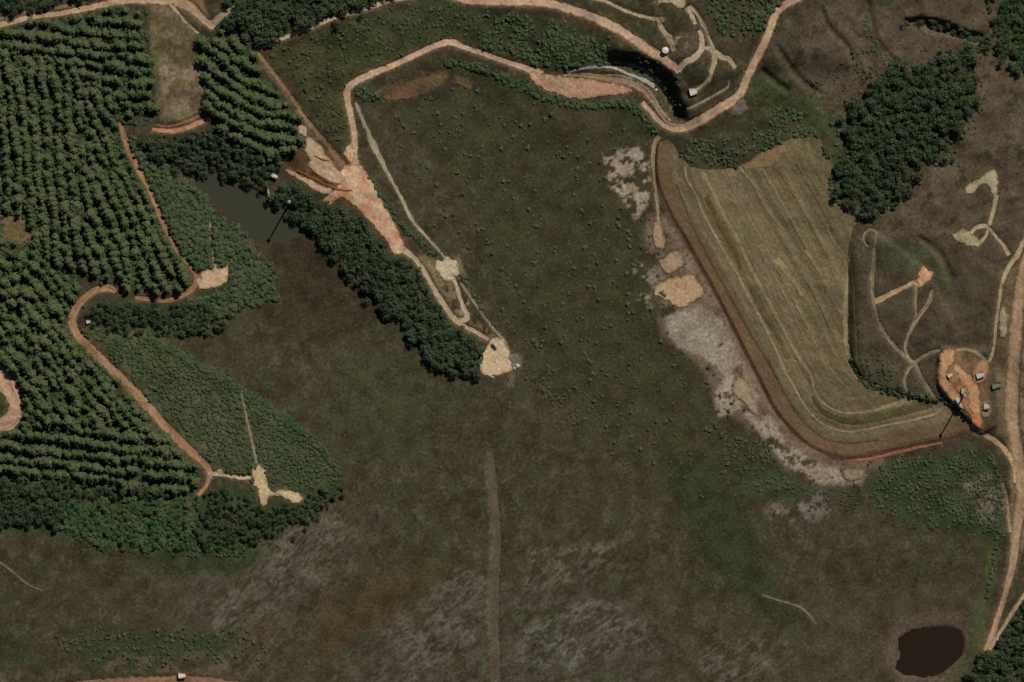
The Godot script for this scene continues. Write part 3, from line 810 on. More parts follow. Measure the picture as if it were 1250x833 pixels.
func make_ground() -> void:
	var cols := PackedColorArray()
	cols.resize(GW * GH)
	var base := srgb(66, 60, 46)
	var base2 := srgb(60, 56, 41)
	var green := srgb(57, 56, 37)
	var pale := srgb(80, 72, 60)
	for j in GH:
		for i in GW:
			var x := i * STEP - MARGIN
			var z := j * STEP - MARGIN
			var c := base.lerp(base2, clampf((at_map(n_broad, x, z) - 0.5) * 3.0 + 0.5, 0.0, 1.0))
			c = c.lerp(green, 0.75 * smoothstep(0.5, 0.62, at_map(n_mid, x, z) * 0.6 + at_map(n_broad, z * 0.8 + 200.0, x * 0.6) * 0.4))
			c = c.lerp(pale, 0.6 * smoothstep(0.54, 0.68, at_map(n_blot, x, z) * 0.7 + at_map(n_fine, x, z) * 0.3))
			cols[j * GW + i] = c
	for t in ground_tints():
		var m := mask_of(t[1], t[2])
		var lo := Vector2(1e9, 1e9)
		var hi := -lo
		for p in t[1]:
			for q in poly(p):
				lo = lo.min(q)
				hi = hi.max(q)
		var pad := pow(2.0, t[2]) * 2.0
		var c: Color = t[0]
		var strength: float = t[3]
		var cut: float = t[4]
		for j in range(clampi(int((lo.y - pad + MARGIN) / STEP), 0, GH - 1), clampi(int((hi.y + pad + MARGIN) / STEP), 0, GH - 1) + 1):
			for i in range(clampi(int((lo.x - pad + MARGIN) / STEP), 0, GW - 1), clampi(int((hi.x + pad + MARGIN) / STEP), 0, GW - 1) + 1):
				var x := i * STEP - MARGIN
				var z := j * STEP - MARGIN
				var a := at_map(m, x, z) * strength
				if a < 0.01: continue
				if cut > 0.0:
					var nv := at_map(n_mid, z * 0.9 + 70.0, x * 0.7 + 20.0) * 0.5 + at_map(n_blot, x, z) * 0.5 + (at_map(n_fine, x, z) - 0.5) * 0.25
					if t.size() > 5:
						var ang: float = t[5]
						var du := x * cos(ang) + z * sin(ang)
						var dv := z * cos(ang) - x * sin(ang)
						nv = 0.55 * nv + 0.45 * (1.0 - 1.7 * absf(noise.get_noise_2d(du * 0.45, dv * 1.5)))
					a *= smoothstep(cut - 0.05, cut + 0.05, nv)
				cols[j * GW + i] = cols[j * GW + i].lerp(c, a)
	var way := new_mask()
	for r in roads:
		if r[0] == "dirt_road": fill_line(way, smooth(line3(r[2])), 3.0)
		else: fill_line(way, smooth(line3(r[2])), 1.2)
	for p in pads:
		for q in Geometry2D.offset_polygon(poly(p[2]), 2.5): fill(way, q, 0.85)
	var ways := soften(way, 1)
	var dust := srgb(98, 78, 56)
	for j in GH:
		for i in GW:
			var dx := i * STEP - MARGIN
			var dz := j * STEP - MARGIN
			var da := at_map(ways, dx, dz) * clampf(0.75 + (at_map(n_fine, dx, dz) - 0.5) * 2.2, 0.0, 0.9)
			cols[j * GW + i] = cols[j * GW + i].lerp(dust, da)
			cols[j * GW + i] = jitter_color(cols[j * GW + i], i * STEP - MARGIN, j * STEP - MARGIN, 0.3)
	# the sheet: the surveyed square, then wider and wider cells out to the horizon
	var out := [90.0, 180.0, 360.0, 800.0, 1800.0, 4000.0, 9000.0]
	var xs := PackedFloat32Array()
	var zs := PackedFloat32Array()
	for k in range(out.size() - 1, -1, -1):
		xs.append(-MARGIN - out[k])
		zs.append(-MARGIN - out[k])
	for i in GW: xs.append(i * STEP - MARGIN)
	for j in GH: zs.append(j * STEP - MARGIN)
	for k in out.size():
		xs.append((GW - 1) * STEP - MARGIN + out[k])
		zs.append((GH - 1) * STEP - MARGIN + out[k])
	var e := out.size()
	var v := PackedVector3Array()
	var c2 := PackedColorArray()
	var nx := xs.size()
	var nz := zs.size()
	v.resize(nx * nz)
	c2.resize(nx * nz)
	for j in nz:
		for i in nx:
			var gi := clampi(i - e, 0, GW - 1)
			var gj := clampi(j - e, 0, GH - 1)
			v[j * nx + i] = Vector3(xs[i], heights[gj * GW + gi], zs[j])
			c2[j * nx + i] = cols[gj * GW + gi] if gi == i - e and gj == j - e else base2
	var idx := PackedInt32Array()
	idx.resize((nx - 1) * (nz - 1) * 6)
	var w := 0
	for j in nz - 1:
		for i in nx - 1:
			var a := j * nx + i
			idx[w] = a
			idx[w + 1] = a + 1
			idx[w + 2] = a + nx
			idx[w + 3] = a + 1
			idx[w + 4] = a + nx + 1
			idx[w + 5] = a + nx
			w += 6
	var o := MeshInstance3D.new()
	o.name = "ground"
	o.mesh = mesh_of(v, c2, idx, soil_mat)
	add_child(o)
	tag(o, "brown and olive marsh grassland and hillside soil of the whole valley", "", "", "structure")

func make_dam() -> void:
	var toe := smooth(line3(TOE), 6.0)
	var streak := FastNoiseLite.new()
	streak.seed = 40
	streak.frequency = 1.0
	streak.fractal_octaves = 3
	var olive := srgb(97, 86, 62)
	var straw := srgb(116, 103, 79)
	var earth := srgb(106, 83, 63)
	var moss := srgb(92, 90, 58)
	var tint := func(x: float, z: float) -> Color:
		var best := 1e9
		var run := 0.0
		for i in range(0, toe.size(), 2):
			var d: float = (toe[i][0] - x) * (toe[i][0] - x) + (toe[i][1] - z) * (toe[i][1] - z)
			if d < best:
				best = d
				run = i
		var k := int(run)
		var a := Vector2(toe[maxi(k - 2, 0)][0], toe[maxi(k - 2, 0)][1])
		var b := Vector2(toe[mini(k + 2, toe.size() - 1)][0], toe[mini(k + 2, toe.size() - 1)][1])
		var u := Geometry2D.get_closest_point_to_segment(Vector2(x, z), a, b).distance_to(Vector2(x, z))
		var s := streak.get_noise_2d(u * 0.07, run * 0.012)
		var s2 := streak.get_noise_2d(u * 0.24 + 50.0, run * 0.014 + 9.0)
		var c := olive.lerp(straw, clampf(0.45 + s * 1.2 + s2 * 1.1, 0.0, 1.0))
		c = c.lerp(moss, clampf((at_map(n_blot, x, z) - 0.52) * 2.0, 0.0, 0.35))
		var e := 1.0 - smoothstep(18.0, 20.0, u + s2 * 3.0)
		c = c.lerp(earth.lerp(olive, clampf(0.2 + s * 1.2, 0.0, 0.7)), e)
		return jitter_color(c, x, z, 0.05)
	patch("dam_embankment", "broad olive and straw coloured grassed earth dam with curved berms", DAM, tint, 1.0, 0.12)
	lift = 0.3
	var light := srgb(146, 131, 104)
	var light2 := srgb(124, 111, 84)
	var dark := srgb(80, 69, 47)
	var moss2 := srgb(80, 77, 51)
	strip("berm_track", "outer thin pale berm line curving round the dam", [836, 204, 2.5, 838, 219, 3, 848, 235, 3, 859, 262, 3.5, 878, 297, 3, 898, 332, 3, 909, 354, 3.5, 920, 374, 3, 935, 403, 4, 948, 430, 3, 959, 455, 4, 971, 475, 3, 982, 496, 3, 1001, 516, 3, 1024, 526, 3, 1044, 527, 3, 1085, 519, 3, 1106, 515, 3.5, 1135, 508, 3, 1150, 500, 3], light, light2, 0.3)
	strip("berm_track", "second pale berm band inside the outer one on the dam", [857, 210, 6, 869, 233, 5, 879, 254, 5, 886, 268, 6, 900, 292, 5, 915, 325, 5, 929, 352, 5, 941, 375, 6, 956, 402, 5, 976, 439, 4, 990, 460, 4, 994, 478, 3, 1004, 492, 4, 1019, 501, 3.5, 1037, 505, 4, 1065, 502, 4, 1085, 496, 6, 1112, 490, 7], srgb(134, 119, 90), light2, 0.2)
	strip("berm_track", "faint short berm line in the upper dam", [902, 204, 4, 912, 216, 3, 922, 229, 3, 932, 248, 4, 941, 262, 4, 952, 278, 3], srgb(132, 116, 82), light2, 0.3)
	strip("berm_track", "short wide straw strip in the middle of the dam", [947, 316, 8, 955, 325, 8, 963, 337, 8, 970, 345, 5, 978, 362, 5], srgb(146, 130, 94), light2, 0.2)
	strip("berm_track", "faint pale line in the eastern half of the dam", [983, 306, 3, 991, 318, 3, 998, 330, 3], srgb(142, 126, 94), light2, 0.3)
	strip("berm_track", "pale strip along the top right edge of the dam", [1043, 272, 4, 1040, 290, 3, 1036, 312, 3, 1034, 345, 4, 1032, 380, 7, 1032, 415, 6, 1038, 440, 4, 1048, 456, 3], srgb(134, 120, 92), light2, 0.3)
	strip("berm_track", "dark mossy band between the two pale berms at the dam bend", [992, 484, 5, 1003, 500, 7, 1020, 510, 9, 1040, 514, 11, 1065, 511, 12, 1090, 505, 12, 1115, 499, 11, 1138, 494, 8], moss2, dark, 0.1)
	strip("berm_track", "dark line parallel to the dam toe", [826, 225, 2.5, 841, 264, 3, 857, 297, 3.5, 877, 336, 4, 897, 372, 4, 917, 407, 4, 939, 443, 4, 957, 477, 4, 978, 510, 4, 1001, 531, 4, 1022, 539, 3, 1044, 540, 3, 1073, 537, 3], dark, srgb(92, 80, 54), 0.2)
	strip("berm_track", "dark curved line in the northeast of the dam", [1008, 274, 2.5, 1016, 293, 2.5, 1029, 309, 2.5], dark, light2, 0.2)
	strip("berm_track", "brown stripe from the dam top towards the bend", [862, 240, 7, 880, 276, 8, 897, 306, 8, 905, 330, 6], srgb(100, 84, 52), dark, 0.2)
	strip("berm_track", "brown stripe beside the green patch on the dam", [918, 350, 9, 935, 385, 8, 950, 412, 7, 962, 438, 7], srgb(98, 84, 56), srgb(88, 82, 54), 0.2)
	var n := 0
	for b in [[930, 207, 998, 330, 2.0], [948, 205, 1010, 315, 2.5], [885, 214, 985, 400, 1.8], [972, 200, 1024, 300, 2.0], [960, 350, 1008, 448, 2.2], [985, 345, 1022, 425, 1.8], [925, 300, 985, 420, 1.8], [1000, 250, 1028, 305, 2.0]]:
		n += 1
		var mx: float = (b[0] + b[2]) * 0.5 + 2.0
		var mz: float = (b[1] + b[3]) * 0.5
		strip("berm_track", ["thin pale mowing line high on the dam", "faint olive line right of the pale mowing line", "long faint line down the middle of the dam", "short line near the top right of the dam", "faint line towards the inner bend of the dam", "short faint line by the dam's right edge", "narrow line between the straw strip and the berms", "short line at the upper right corner of the dam"][n - 1], [b[0], b[1], b[4], mx, mz, b[4], b[2], b[3], b[4]], srgb(132, 117, 88) if n % 2 == 1 else srgb(88, 78, 54), light2 if n % 2 == 1 else srgb(98, 86, 60), 0.4)
	strip("toe_drain", "dark reddish brown drain line along the dam toe", TOE, srgb(72, 48, 36), srgb(64, 48, 34), 0.15)
	strip("toe_drain", "reddish edge outside the dam toe at the bend", [1040, 562, 3, 1060, 561, 4, 1085, 555, 4, 1120, 547, 4, 1150, 541, 3], srgb(140, 92, 70), srgb(120, 84, 66), 0.3)
	strip("toe_drain", "dark green drain between the dam and the eastern slope", [1045, 256, 2.5, 1043, 275, 3, 1038, 300, 3, 1036, 318, 3, 1038, 340, 6, 1039, 380, 9, 1041, 415, 9, 1044, 440, 6, 1052, 458, 4], srgb(60, 60, 37), srgb(66, 64, 42), 0.2)
	strip("ditch", "dark narrow ditch winding out of the scrub point into the marsh", [468, 558, 2, 455, 562, 3, 443, 571, 3, 433, 586, 4, 425, 602, 5], srgb(54, 47, 33), srgb(58, 51, 36), 0.2)
	patch("bare_scarp", "tan bare scarp at the top edge of the dam", [906, 203, 925, 189, 948, 178, 962, 171, 968, 182, 956, 190, 945, 203, 925, 205, 912, 208], soil(srgb(134, 110, 82), srgb(116, 98, 72)))

var pads := []

func list_pads() -> void:
	var sand := srgb(206, 170, 132)
	var cream := srgb(212, 186, 146)
	var peach := srgb(206, 148, 112)
	var clay := srgb(196, 122, 82)
	pads = [
		["sandy_yard", "large peach coloured sandy yard where the roads meet", [416, 207, 426, 200, 438, 200, 450, 214, 456, 222, 463, 240, 475, 262, 487, 285, 497, 305, 489, 311, 479, 312, 474, 296, 457, 276, 441, 259, 427, 246, 417, 240, 408, 246, 398, 252, 395, 244, 401, 236, 412, 230], peach, sand],
		["sand_pad", "tan sand pad beside the diagonal road above the yard", [373, 167, 384, 170, 394, 182, 402, 195, 412, 207, 424, 220, 414, 228, 398, 220, 386, 212, 377, 204, 379, 195, 373, 188], sand, srgb(186, 152, 120)],
		["sand_pad", "small round cream pad at the head of the yard", [363, 155, 369, 152, 374, 156, 376, 164, 372, 168, 366, 164], cream, sand],
		["sand_pad", "pink spoil strip along the trees west of the yard", [347, 206, 354, 206, 366, 214, 380, 221, 396, 228, 408, 232, 400, 238, 384, 232, 370, 222, 356, 214], srgb(196, 154, 126), sand],
		["sand_pad", "pink shoulder on the west of the rising road", [420, 180, 430, 174, 434, 188, 430, 200, 421, 192], peach, sand],
		["sand_pad", "cream head of the spit beside the pale road", [530, 320, 540, 315, 552, 314, 560, 324, 561, 333, 555, 343, 543, 343, 537, 335], cream, srgb(190, 170, 134)],
		["sand_pad", "pale sand pad with a dark truck at the tip of the spit", [597, 416, 606, 412, 616, 413, 619, 424, 624, 436, 628, 450, 620, 455, 608, 458, 592, 459, 584, 452, 588, 440, 592, 428], cream, sand],
		["gravel_pad", "grey gravel apron east of the spit tip", [620, 431, 632, 432, 637, 436, 636, 450, 626, 453], srgb(132, 124, 112), srgb(108, 102, 88)],
		["gravel_pad", "dim grey gravel strip below the spit tip", [622, 455, 628, 457, 626, 472, 621, 472], srgb(118, 106, 86), srgb(92, 84, 66)],
		["sand_pad", "small tan pad in the middle of the western bend", [242, 336, 250, 330, 266, 327, 278, 325, 280, 339, 272, 348, 258, 352, 246, 353, 238, 346], srgb(212, 172, 130), sand],
		["sand_pad", "cross-shaped cream sand pad on the scrub point", [306, 574, 315, 566, 320, 572, 327, 575, 325, 590, 331, 601, 345, 597, 352, 600, 363, 601, 371, 606, 367, 613, 355, 613, 345, 606, 331, 606, 325, 612, 321, 621, 317, 612, 315, 598, 307, 588], srgb(210, 174, 134), srgb(192, 164, 122)],
		["sand_pad", "tiny cream pad beside the cross-shaped pad track", [260, 573, 272, 573, 274, 580, 261, 581], cream, srgb(200, 182, 140)],
		["sand_pad", "tan clearing among trees at the left edge", [-30, 438, 6, 446, 20, 466, 28, 488, 26, 510, 12, 524, -30, 530, -30, 512, 6, 510, 12, 500, 6, 480, -30, 470], srgb(200, 156, 126), srgb(170, 134, 104)],
		["haul_yard", "long pink haul yard below the dark pit", [648, 86, 664, 91, 690, 94, 712, 96, 735, 100, 758, 103, 774, 111, 762, 116, 736, 117, 712, 121, 686, 117, 660, 107, 646, 96], srgb(198, 146, 116), srgb(176, 136, 108)],
		["bare_scar", "reddish bare scar at the head of the marsh", [463, 113, 485, 103, 505, 97, 530, 92, 546, 89, 543, 98, 530, 108, 515, 116, 490, 122, 470, 123], srgb(136, 102, 72), srgb(90, 76, 52)],
		["bare_scar", "small orange scar right of the reddish one", [556, 93, 565, 95, 575, 102, 573, 108, 563, 106, 557, 100], srgb(156, 114, 78), srgb(100, 80, 54)],
		["sand_pad", "narrow pale sand bed at the top of the dam toe", [798, 272, 804, 265, 809, 278, 813, 300, 804, 305, 797, 294], srgb(180, 150, 116), srgb(160, 134, 104)],
		["sand_pad", "small pinkish sand bed, second down beside the dam toe", [803, 319, 813, 315, 820, 307, 832, 305, 834, 325, 824, 330, 813, 335, 808, 326], srgb(180, 146, 112), srgb(160, 134, 110)],
		["sand_pad", "large square tan sand bed beside the dam toe", [799, 349, 820, 339, 845, 335, 853, 344, 860, 361, 846, 369, 830, 377, 823, 371, 809, 364, 798, 358], srgb(190, 152, 112), srgb(180, 146, 110)],
		["sand_pad", "pointed tan sand bed lower down beside the dam toe", [897, 465, 904, 459, 914, 469, 920, 488, 928, 503, 924, 510, 913, 497, 905, 489, 895, 484], srgb(172, 146, 114), srgb(150, 130, 104)],
		["sand_pad", "tan sand bed under the dam bend", [1027, 575, 1044, 571, 1056, 576, 1051, 585, 1034, 587], srgb(160, 136, 100), srgb(144, 124, 96)],
		["sand_pad", "cream corner pad at the bend of the pale upper track", [801, 5, 805, -4, 835, -4, 836, 9, 828, 12, 817, 4], srgb(188, 168, 130), srgb(170, 152, 116)],
		["sand_pad", "small triangular pale pad above the white tank", [796, 22, 808, 19, 811, 26, 804, 32], srgb(176, 156, 116), srgb(160, 142, 108)],
		["sand_pad", "pale forked pad beside the round mound", [812, 42, 820, 46, 833, 43, 826, 52, 824, 64, 818, 54], srgb(170, 150, 114), srgb(154, 138, 104)],
		["gravel_pad", "grey gravel wedge inside the loop road bend", [896, 128, 906, 117, 914, 132, 904, 140, 892, 142], srgb(120, 108, 92), srgb(108, 98, 84)],
		["clay_yard", "western arm of the orange clay yard", [1148, 427, 1165, 427, 1164, 441, 1157, 448, 1155, 462, 1165, 472, 1172, 487, 1178, 499, 1172, 501, 1160, 490, 1148, 478, 1143, 465, 1145, 445], srgb(186, 130, 92), srgb(178, 140, 104)],
		["clay_yard", "eastern arm of the orange clay yard with sheds", [1159, 447, 1168, 442, 1182, 458, 1192, 470, 1195, 482, 1196, 500, 1198, 520, 1191, 530, 1186, 522, 1187, 505, 1180, 492, 1178, 475, 1168, 466, 1157, 460], srgb(188, 134, 98), srgb(176, 142, 106)],
		["clay_yard", "brown-orange middle of the clay yard between its two arms", [1156, 448, 1164, 446, 1172, 462, 1182, 478, 1184, 496, 1186, 508, 1178, 500, 1170, 480, 1158, 466], srgb(166, 118, 84), srgb(140, 108, 80)],
		["clay_patch", "bright orange clay strip at the foot of the yard", [1187, 505, 1196, 504, 1199, 518, 1196, 528, 1189, 527], clay, srgb(180, 112, 76)],
		["clay_yard", "pinkish apron around the white shed east of the yard", [1188, 452, 1195, 440, 1206, 441, 1207, 455, 1200, 468, 1190, 470, 1186, 460], srgb(166, 126, 96), srgb(150, 118, 88)],
		["sand_pad", "small tan apron around the shed by the foot of the yard", [1199, 489, 1206, 488, 1210, 500, 1208, 508, 1199, 508], srgb(160, 130, 98), srgb(142, 116, 88)],
		["clay_pad", "orange triangular pad on the eastern slope", [1112, 346, 1121, 336, 1125, 324, 1131, 329, 1141, 331, 1134, 343, 1122, 352], srgb(190, 136, 100), srgb(190, 152, 116)],
		["sand_pad", "hooked cream sand pad at the upper right", [1177, 229, 1186, 222, 1200, 215, 1212, 205, 1217, 215, 1219, 235, 1215, 246, 1210, 236, 1206, 223, 1196, 226, 1189, 236, 1180, 236], srgb(196, 172, 134), srgb(178, 158, 124)],
		["sand_pad", "leaf-shaped pale pad left of the small loop", [1159, 287, 1168, 283, 1177, 277, 1186, 286, 1200, 296, 1190, 302, 1175, 299], srgb(152, 138, 106), srgb(176, 154, 118)],
		["sand_pad", "pale strip between the two right-edge tracks", [1220, 376, 1228, 374, 1229, 396, 1228, 410, 1219, 411], srgb(186, 166, 130), srgb(166, 146, 112)],
		["earth_mound", "small round earth mound ringed by the pale hook track", [826, 55, 832, 47, 842, 45, 850, 52, 850, 62, 842, 70, 830, 72, 825, 65], srgb(98, 86, 70), srgb(84, 74, 58)],
		["gravel_pad", "grey rounded patch on top of the earth mound", [834, 54, 840, 49, 843, 54, 841, 60, 835, 61], srgb(118, 112, 96), srgb(110, 104, 88)],
	]

func make_pads() -> void:
	for p in pads:
		var clay: bool = p[0].begins_with("clay")
		patch(p[0], p[1], p[2], soil(p[3] * 0.92 if clay else weathered(p[3]), p[4] * 0.86 if clay else weathered(p[4])), 1.5)
	for d in [["red-brown rill along the foot of the pink spoil strip", [350, 205, 2, 366, 210, 2.5, 384, 219, 3, 400, 227, 3, 415, 232, 2.5, 430, 233, 2]], ["short dark rill across the tan pad", [383, 190, 1.5, 393, 195, 2, 403, 197, 1.5]], ["dark red rill below the tan pad", [380, 208, 2, 390, 215, 3, 402, 222, 3, 416, 225, 2]]]:
		strip("erosion_rill", d[0], d[1], srgb(104, 64, 42), srgb(120, 78, 54), 0.3)

func make_water() -> void:
	var pond := StandardMaterial3D.new()
	pond.albedo_color = Color8(74, 72, 58)
	pond.roughness = 0.12
	for w in [["pond", "grey-brown pond between the plantation point and the tree belt", POND, -0.25, srgb(57, 57, 45)], ["pond", "dark oval peat-brown pond near the lower right corner", DARK_POND, 1.9, srgb(36, 27, 19)]]:
		var m := plain(w[4], 0.35)
		m.metallic_specular = 0.25
		var p := rounded(poly(w[2]), 2.5)
		var grown := Geometry2D.offset_polygon(p, 2.0)
		var q: PackedVector2Array = grown[0]
		var st := SurfaceTool.new()
		st.begin(Mesh.PRIMITIVE_TRIANGLES)
		var t := Geometry2D.triangulate_polygon(q)
		for i in range(0, t.size(), 3):
			var a := q[t[i]]
			var b := q[t[i + 1]]
			var c := q[t[i + 2]]
			if (b - a).cross(c - a) < 0.0:
				var s := b
				b = c
				c = s
			for e in [a, b, c]:
				st.set_normal(Vector3.UP)
				st.add_vertex(Vector3(e.x, w[3], e.y))
		var o := MeshInstance3D.new()
		o.name = numbered(w[0])
		o.mesh = st.commit()
		o.material_override = m
		add_child(o)
		tag(o, w[1], "", "", "structure")

# ---------------------------------------------------------------- small built things
func roof_mesh(l: float, w: float, h: float, over := 0.35) -> ArrayMesh:
	var st := SurfaceTool.new()
	st.begin(Mesh.PRIMITIVE_TRIANGLES)
	var a := l * 0.5 + over
	var b := w * 0.5 + over
	var th := 0.18
	for layer in [0.0, th]:
		var e := [Vector3(-a, layer, -b), Vector3(a, layer, -b), Vector3(a, layer, b), Vector3(-a, layer, b), Vector3(-a, h + layer, 0), Vector3(a, h + layer, 0)]
		for f in [[0, 4, 5], [0, 5, 1], [3, 2, 5], [3, 5, 4]]:
			for k in f: st.add_vertex(e[k])
	for s in [-1.0, 1.0]:
		var p := [Vector3(-a, 0, b * s), Vector3(a, 0, b * s), Vector3(a, th, b * s), Vector3(-a, th, b * s)]
		for k in [0, 1, 2, 0, 2, 3]: st.add_vertex(p[k])
		for q in [[Vector3(a * s, 0, -b), Vector3(a * s, h, 0), Vector3(a * s, h + th, 0), Vector3(a * s, th, -b)], [Vector3(a * s, 0, b), Vector3(a * s, h, 0), Vector3(a * s, h + th, 0), Vector3(a * s, th, b)]]:
			for k in [0, 1, 2, 0, 2, 3]: st.add_vertex(q[k])
	st.generate_normals()
	return st.commit()

func gable_wall(l: float, w: float, h: float, rise: float) -> ArrayMesh:
	var st := SurfaceTool.new()
	st.begin(Mesh.PRIMITIVE_TRIANGLES)
	var a := l * 0.5
	var b := w * 0.5
	for s in [-1.0, 1.0]:
		var p := [Vector3(-a, -1, b * s), Vector3(a, -1, b * s), Vector3(a, h, b * s), Vector3(-a, h, b * s)]
		for k in [0, 1, 2, 0, 2, 3]: st.add_vertex(p[k])
		var q := [Vector3(a * s, -1, -b), Vector3(a * s, -1, b), Vector3(a * s, h, b), Vector3(a * s, h + rise, 0), Vector3(a * s, h, -b)]
		for k in [0, 1, 2, 0, 2, 3, 0, 3, 4]: st.add_vertex(q[k])
	st.generate_normals()
	return st.commit()

func shed(called: String, label: String, x: float, z: float, l: float, w: float, h: float, turn: float, roof: Color, wall: Color, category := "shed", rise := 0.9) -> Node3D:
	var o := thing(called, label, category, on(x, z, 0.3), deg_to_rad(turn))
	part("wall", gable_wall(l, w, h, rise), plain(wall), o)
	var r := part("roof", roof_mesh(l, w, rise), plain(roof, 0.55), o, Vector3(0, h + 0.02, 0))
	part("ridge_cap", box(l + 0.7, 0.12, 0.4), plain(roof * 0.85, 0.5), r, Vector3(0, rise + 0.2, 0))
	part("door", box(1.0, 2.0, 0.08), plain(srgb(96, 84, 70)), o, Vector3(-l * 0.15, 1.0, w * 0.5 + 0.05))
	part("window", box(1.0, 0.8, 0.08), plain(srgb(50, 56, 60), 0.2), o, Vector3(l * 0.25, 1.5, w * 0.5 + 0.05))
	return o

func mast(label: String, x: float, z: float, h: float) -> void:
	var o := thing("radio_mast", label, "mast", on(x, z, 0.2), 0.4, "tall slim masts")
	var steel := plain(srgb(150, 148, 140), 0.5)
	part("base_slab", box(4.0, 0.8, 4.0), plain(srgb(150, 142, 128)), o, Vector3(0, 0.1, 0))
	part("pole", tube(1.15, 0.75, h, 14), steel, o, Vector3(0, h * 0.5, 0))
	part("platform", tube(2.1, 2.1, 0.35, 16), steel, o, Vector3(0, h - 1.6, 0))
	for k in 3:
		var a := k * TAU / 3.0
		var n := part("antenna", box(0.5, 2.6, 0.3), plain(srgb(190, 188, 180), 0.5), o, Vector3(cos(a) * 2.0, h - 0.4, sin(a) * 2.0), Vector3(0, -a + PI / 2, 0))
		part("bracket", box(0.14, 0.14, 1.4), steel, n, Vector3(0, -0.6, -0.8))

func make_things() -> void:
	var white := srgb(226, 222, 208)
	var plaster := srgb(196, 186, 168)
	shed("shed", "white roofed shed on the pinkish apron east of the orange yard", 1196, 458, 8.5, 6.5, 3.0, 18, srgb(190, 178, 162), plaster)
	shed("shed", "small white shed on the tan apron beside the foot of the orange yard", 1204, 496, 6.0, 8.0, 3.0, -6, srgb(188, 172, 154), plaster)
	shed("long_shed", "long narrow white roofed shed on the yard's western rim", 1170, 492, 12.5, 3.6, 2.6, -58, srgb(180, 178, 168), plaster)
	shed("shed", "small beige shed in the west of the orange yard", 1159, 458, 5.6, 4.6, 2.6, 30, srgb(206, 180, 142), plaster)
	shed("shed", "narrow pale shed in the middle of the orange yard", 1175, 477, 3.0, 8.0, 2.6, 5, srgb(178, 160, 128), plaster)
	shed("hut", "white square hut at the end of the pale brown track", 846, 112, 8.5, 8.5, 3.0, 15, srgb(196, 194, 176), plaster, "hut", 0.5)
	shed("pump_house", "white pump house among dark trees above the pond", 335, 215, 7.5, 5.0, 3.2, -25, srgb(204, 202, 190), plaster, "pump house")
	shed("house", "small white house on the orange road at the bottom edge", 222, 825, 8.0, 6.0, 3.4, 4, srgb(232, 208, 184), plaster, "house")
	shed("shed", "small grey-green roofed shed between the yard and the wide road", 1216, 471, 10.0, 6.0, 2.8, 14, srgb(112, 116, 92), plaster)
	shed("hut", "tiny white hut inside the bend of the S-curve road", 108, 393, 4.2, 3.8, 2.4, 10, srgb(186, 190, 182), plaster, "hut", 0.5)
	# tank
	var t := thing("water_tank", "round white water tank beside the wide pink road", "tank", on(812, 62, 0.2))
	part("shell", tube(3.9, 3.9, 4.2, 28), plain(srgb(190, 180, 166), 0.5), t, Vector3(0, 1.9, 0))
	part("lid", tube(4.0, 0.6, 0.9, 28), plain(srgb(204, 194, 178), 0.5), t, Vector3(0, 4.5, 0))
	part("hatch", tube(0.45, 0.45, 0.3, 12), plain(srgb(120, 112, 104), 0.5), t, Vector3(1.6, 4.75, 0.8))
	part("ladder", box(0.5, 4.4, 0.12), plain(srgb(120, 112, 104), 0.5), t, Vector3(0, 2.0, 4.0))
	# gangway to the pond
	var g := thing("gangway", "pale narrow gangway from the pump house down to the pond", "gangway", on(328, 236, 0.3), deg_to_rad(14))
	for k in 9:
		part("plank", box(2.0, 0.16, 1.75), plain(srgb(168, 160, 136)), g, Vector3(0, 1.3 - k * 0.2, -8.0 + k * 1.85))
	for s in [-1.0, 1.0]:
		part("rail", box(0.12, 0.12, 16.6), plain(srgb(150, 146, 130)), g, Vector3(s * 1.05, 1.55, -0.6), Vector3(0.108, 0, 0))
		for k in 3:
			part("post", tube(0.12, 0.12, 4.0, 8), plain(srgb(128, 122, 108)), g, Vector3(s * 0.9, -0.7 - k * 0.4, -6.0 + k * 5.5))
	mast("tall slim mast rising from the orange yard, its shadow on the dam", 1176, 483, 47.0)
	mast("tall slim mast in the tree belt, its shadow across the pond", 354, 247, 52.0)
	# truck
	var tr := thing("dump_truck", "dark dump truck parked on the pale pad at the spit tip", "truck", on(603, 423, 0.35), deg_to_rad(-45))
	var dk := plain(srgb(62, 50, 40), 0.6)
	part("chassis", box(8.0, 0.4, 1.6), plain(srgb(40, 36, 32)), tr, Vector3(0, 0.95, 0))
	var cab := part("cab", box(1.9, 1.9, 2.4), dk, tr, Vector3(3.0, 2.1, 0))
	part("windscreen", box(0.06, 0.8, 2.0), plain(srgb(30, 34, 38), 0.1), cab, Vector3(0.97, 0.35, 0))
	var bed := part("bed", box(5.2, 0.2, 2.5), dk, tr, Vector3(-1.2, 1.3, 0))
	for s in [-1.0, 1.0]:
		part("side_board", box(5.2, 1.2, 0.12), dk, bed, Vector3(0, 0.7, s * 1.2))
	part("tailgate", box(0.12, 1.2, 2.3), dk, bed, Vector3(-2.55, 0.7, 0))
	part("headboard", box(0.12, 1.5, 2.3), dk, bed, Vector3(2.55, 0.85, 0))
	for x in [-3.0, -1.7, 2.8]:
		for s in [-1.0, 1.0]:
			var wh := part("wheel", tube(0.55, 0.55, 0.4, 16), plain(srgb(28, 26, 24)), tr, Vector3(x, 0.5, s * 1.05), Vector3(PI / 2, 0, 0))
			part("rim", tube(0.28, 0.28, 0.44, 12), plain(srgb(110, 106, 100), 0.4), wh)
	# pale boulders on the gravel
	var rock := plain(srgb(176, 168, 152))
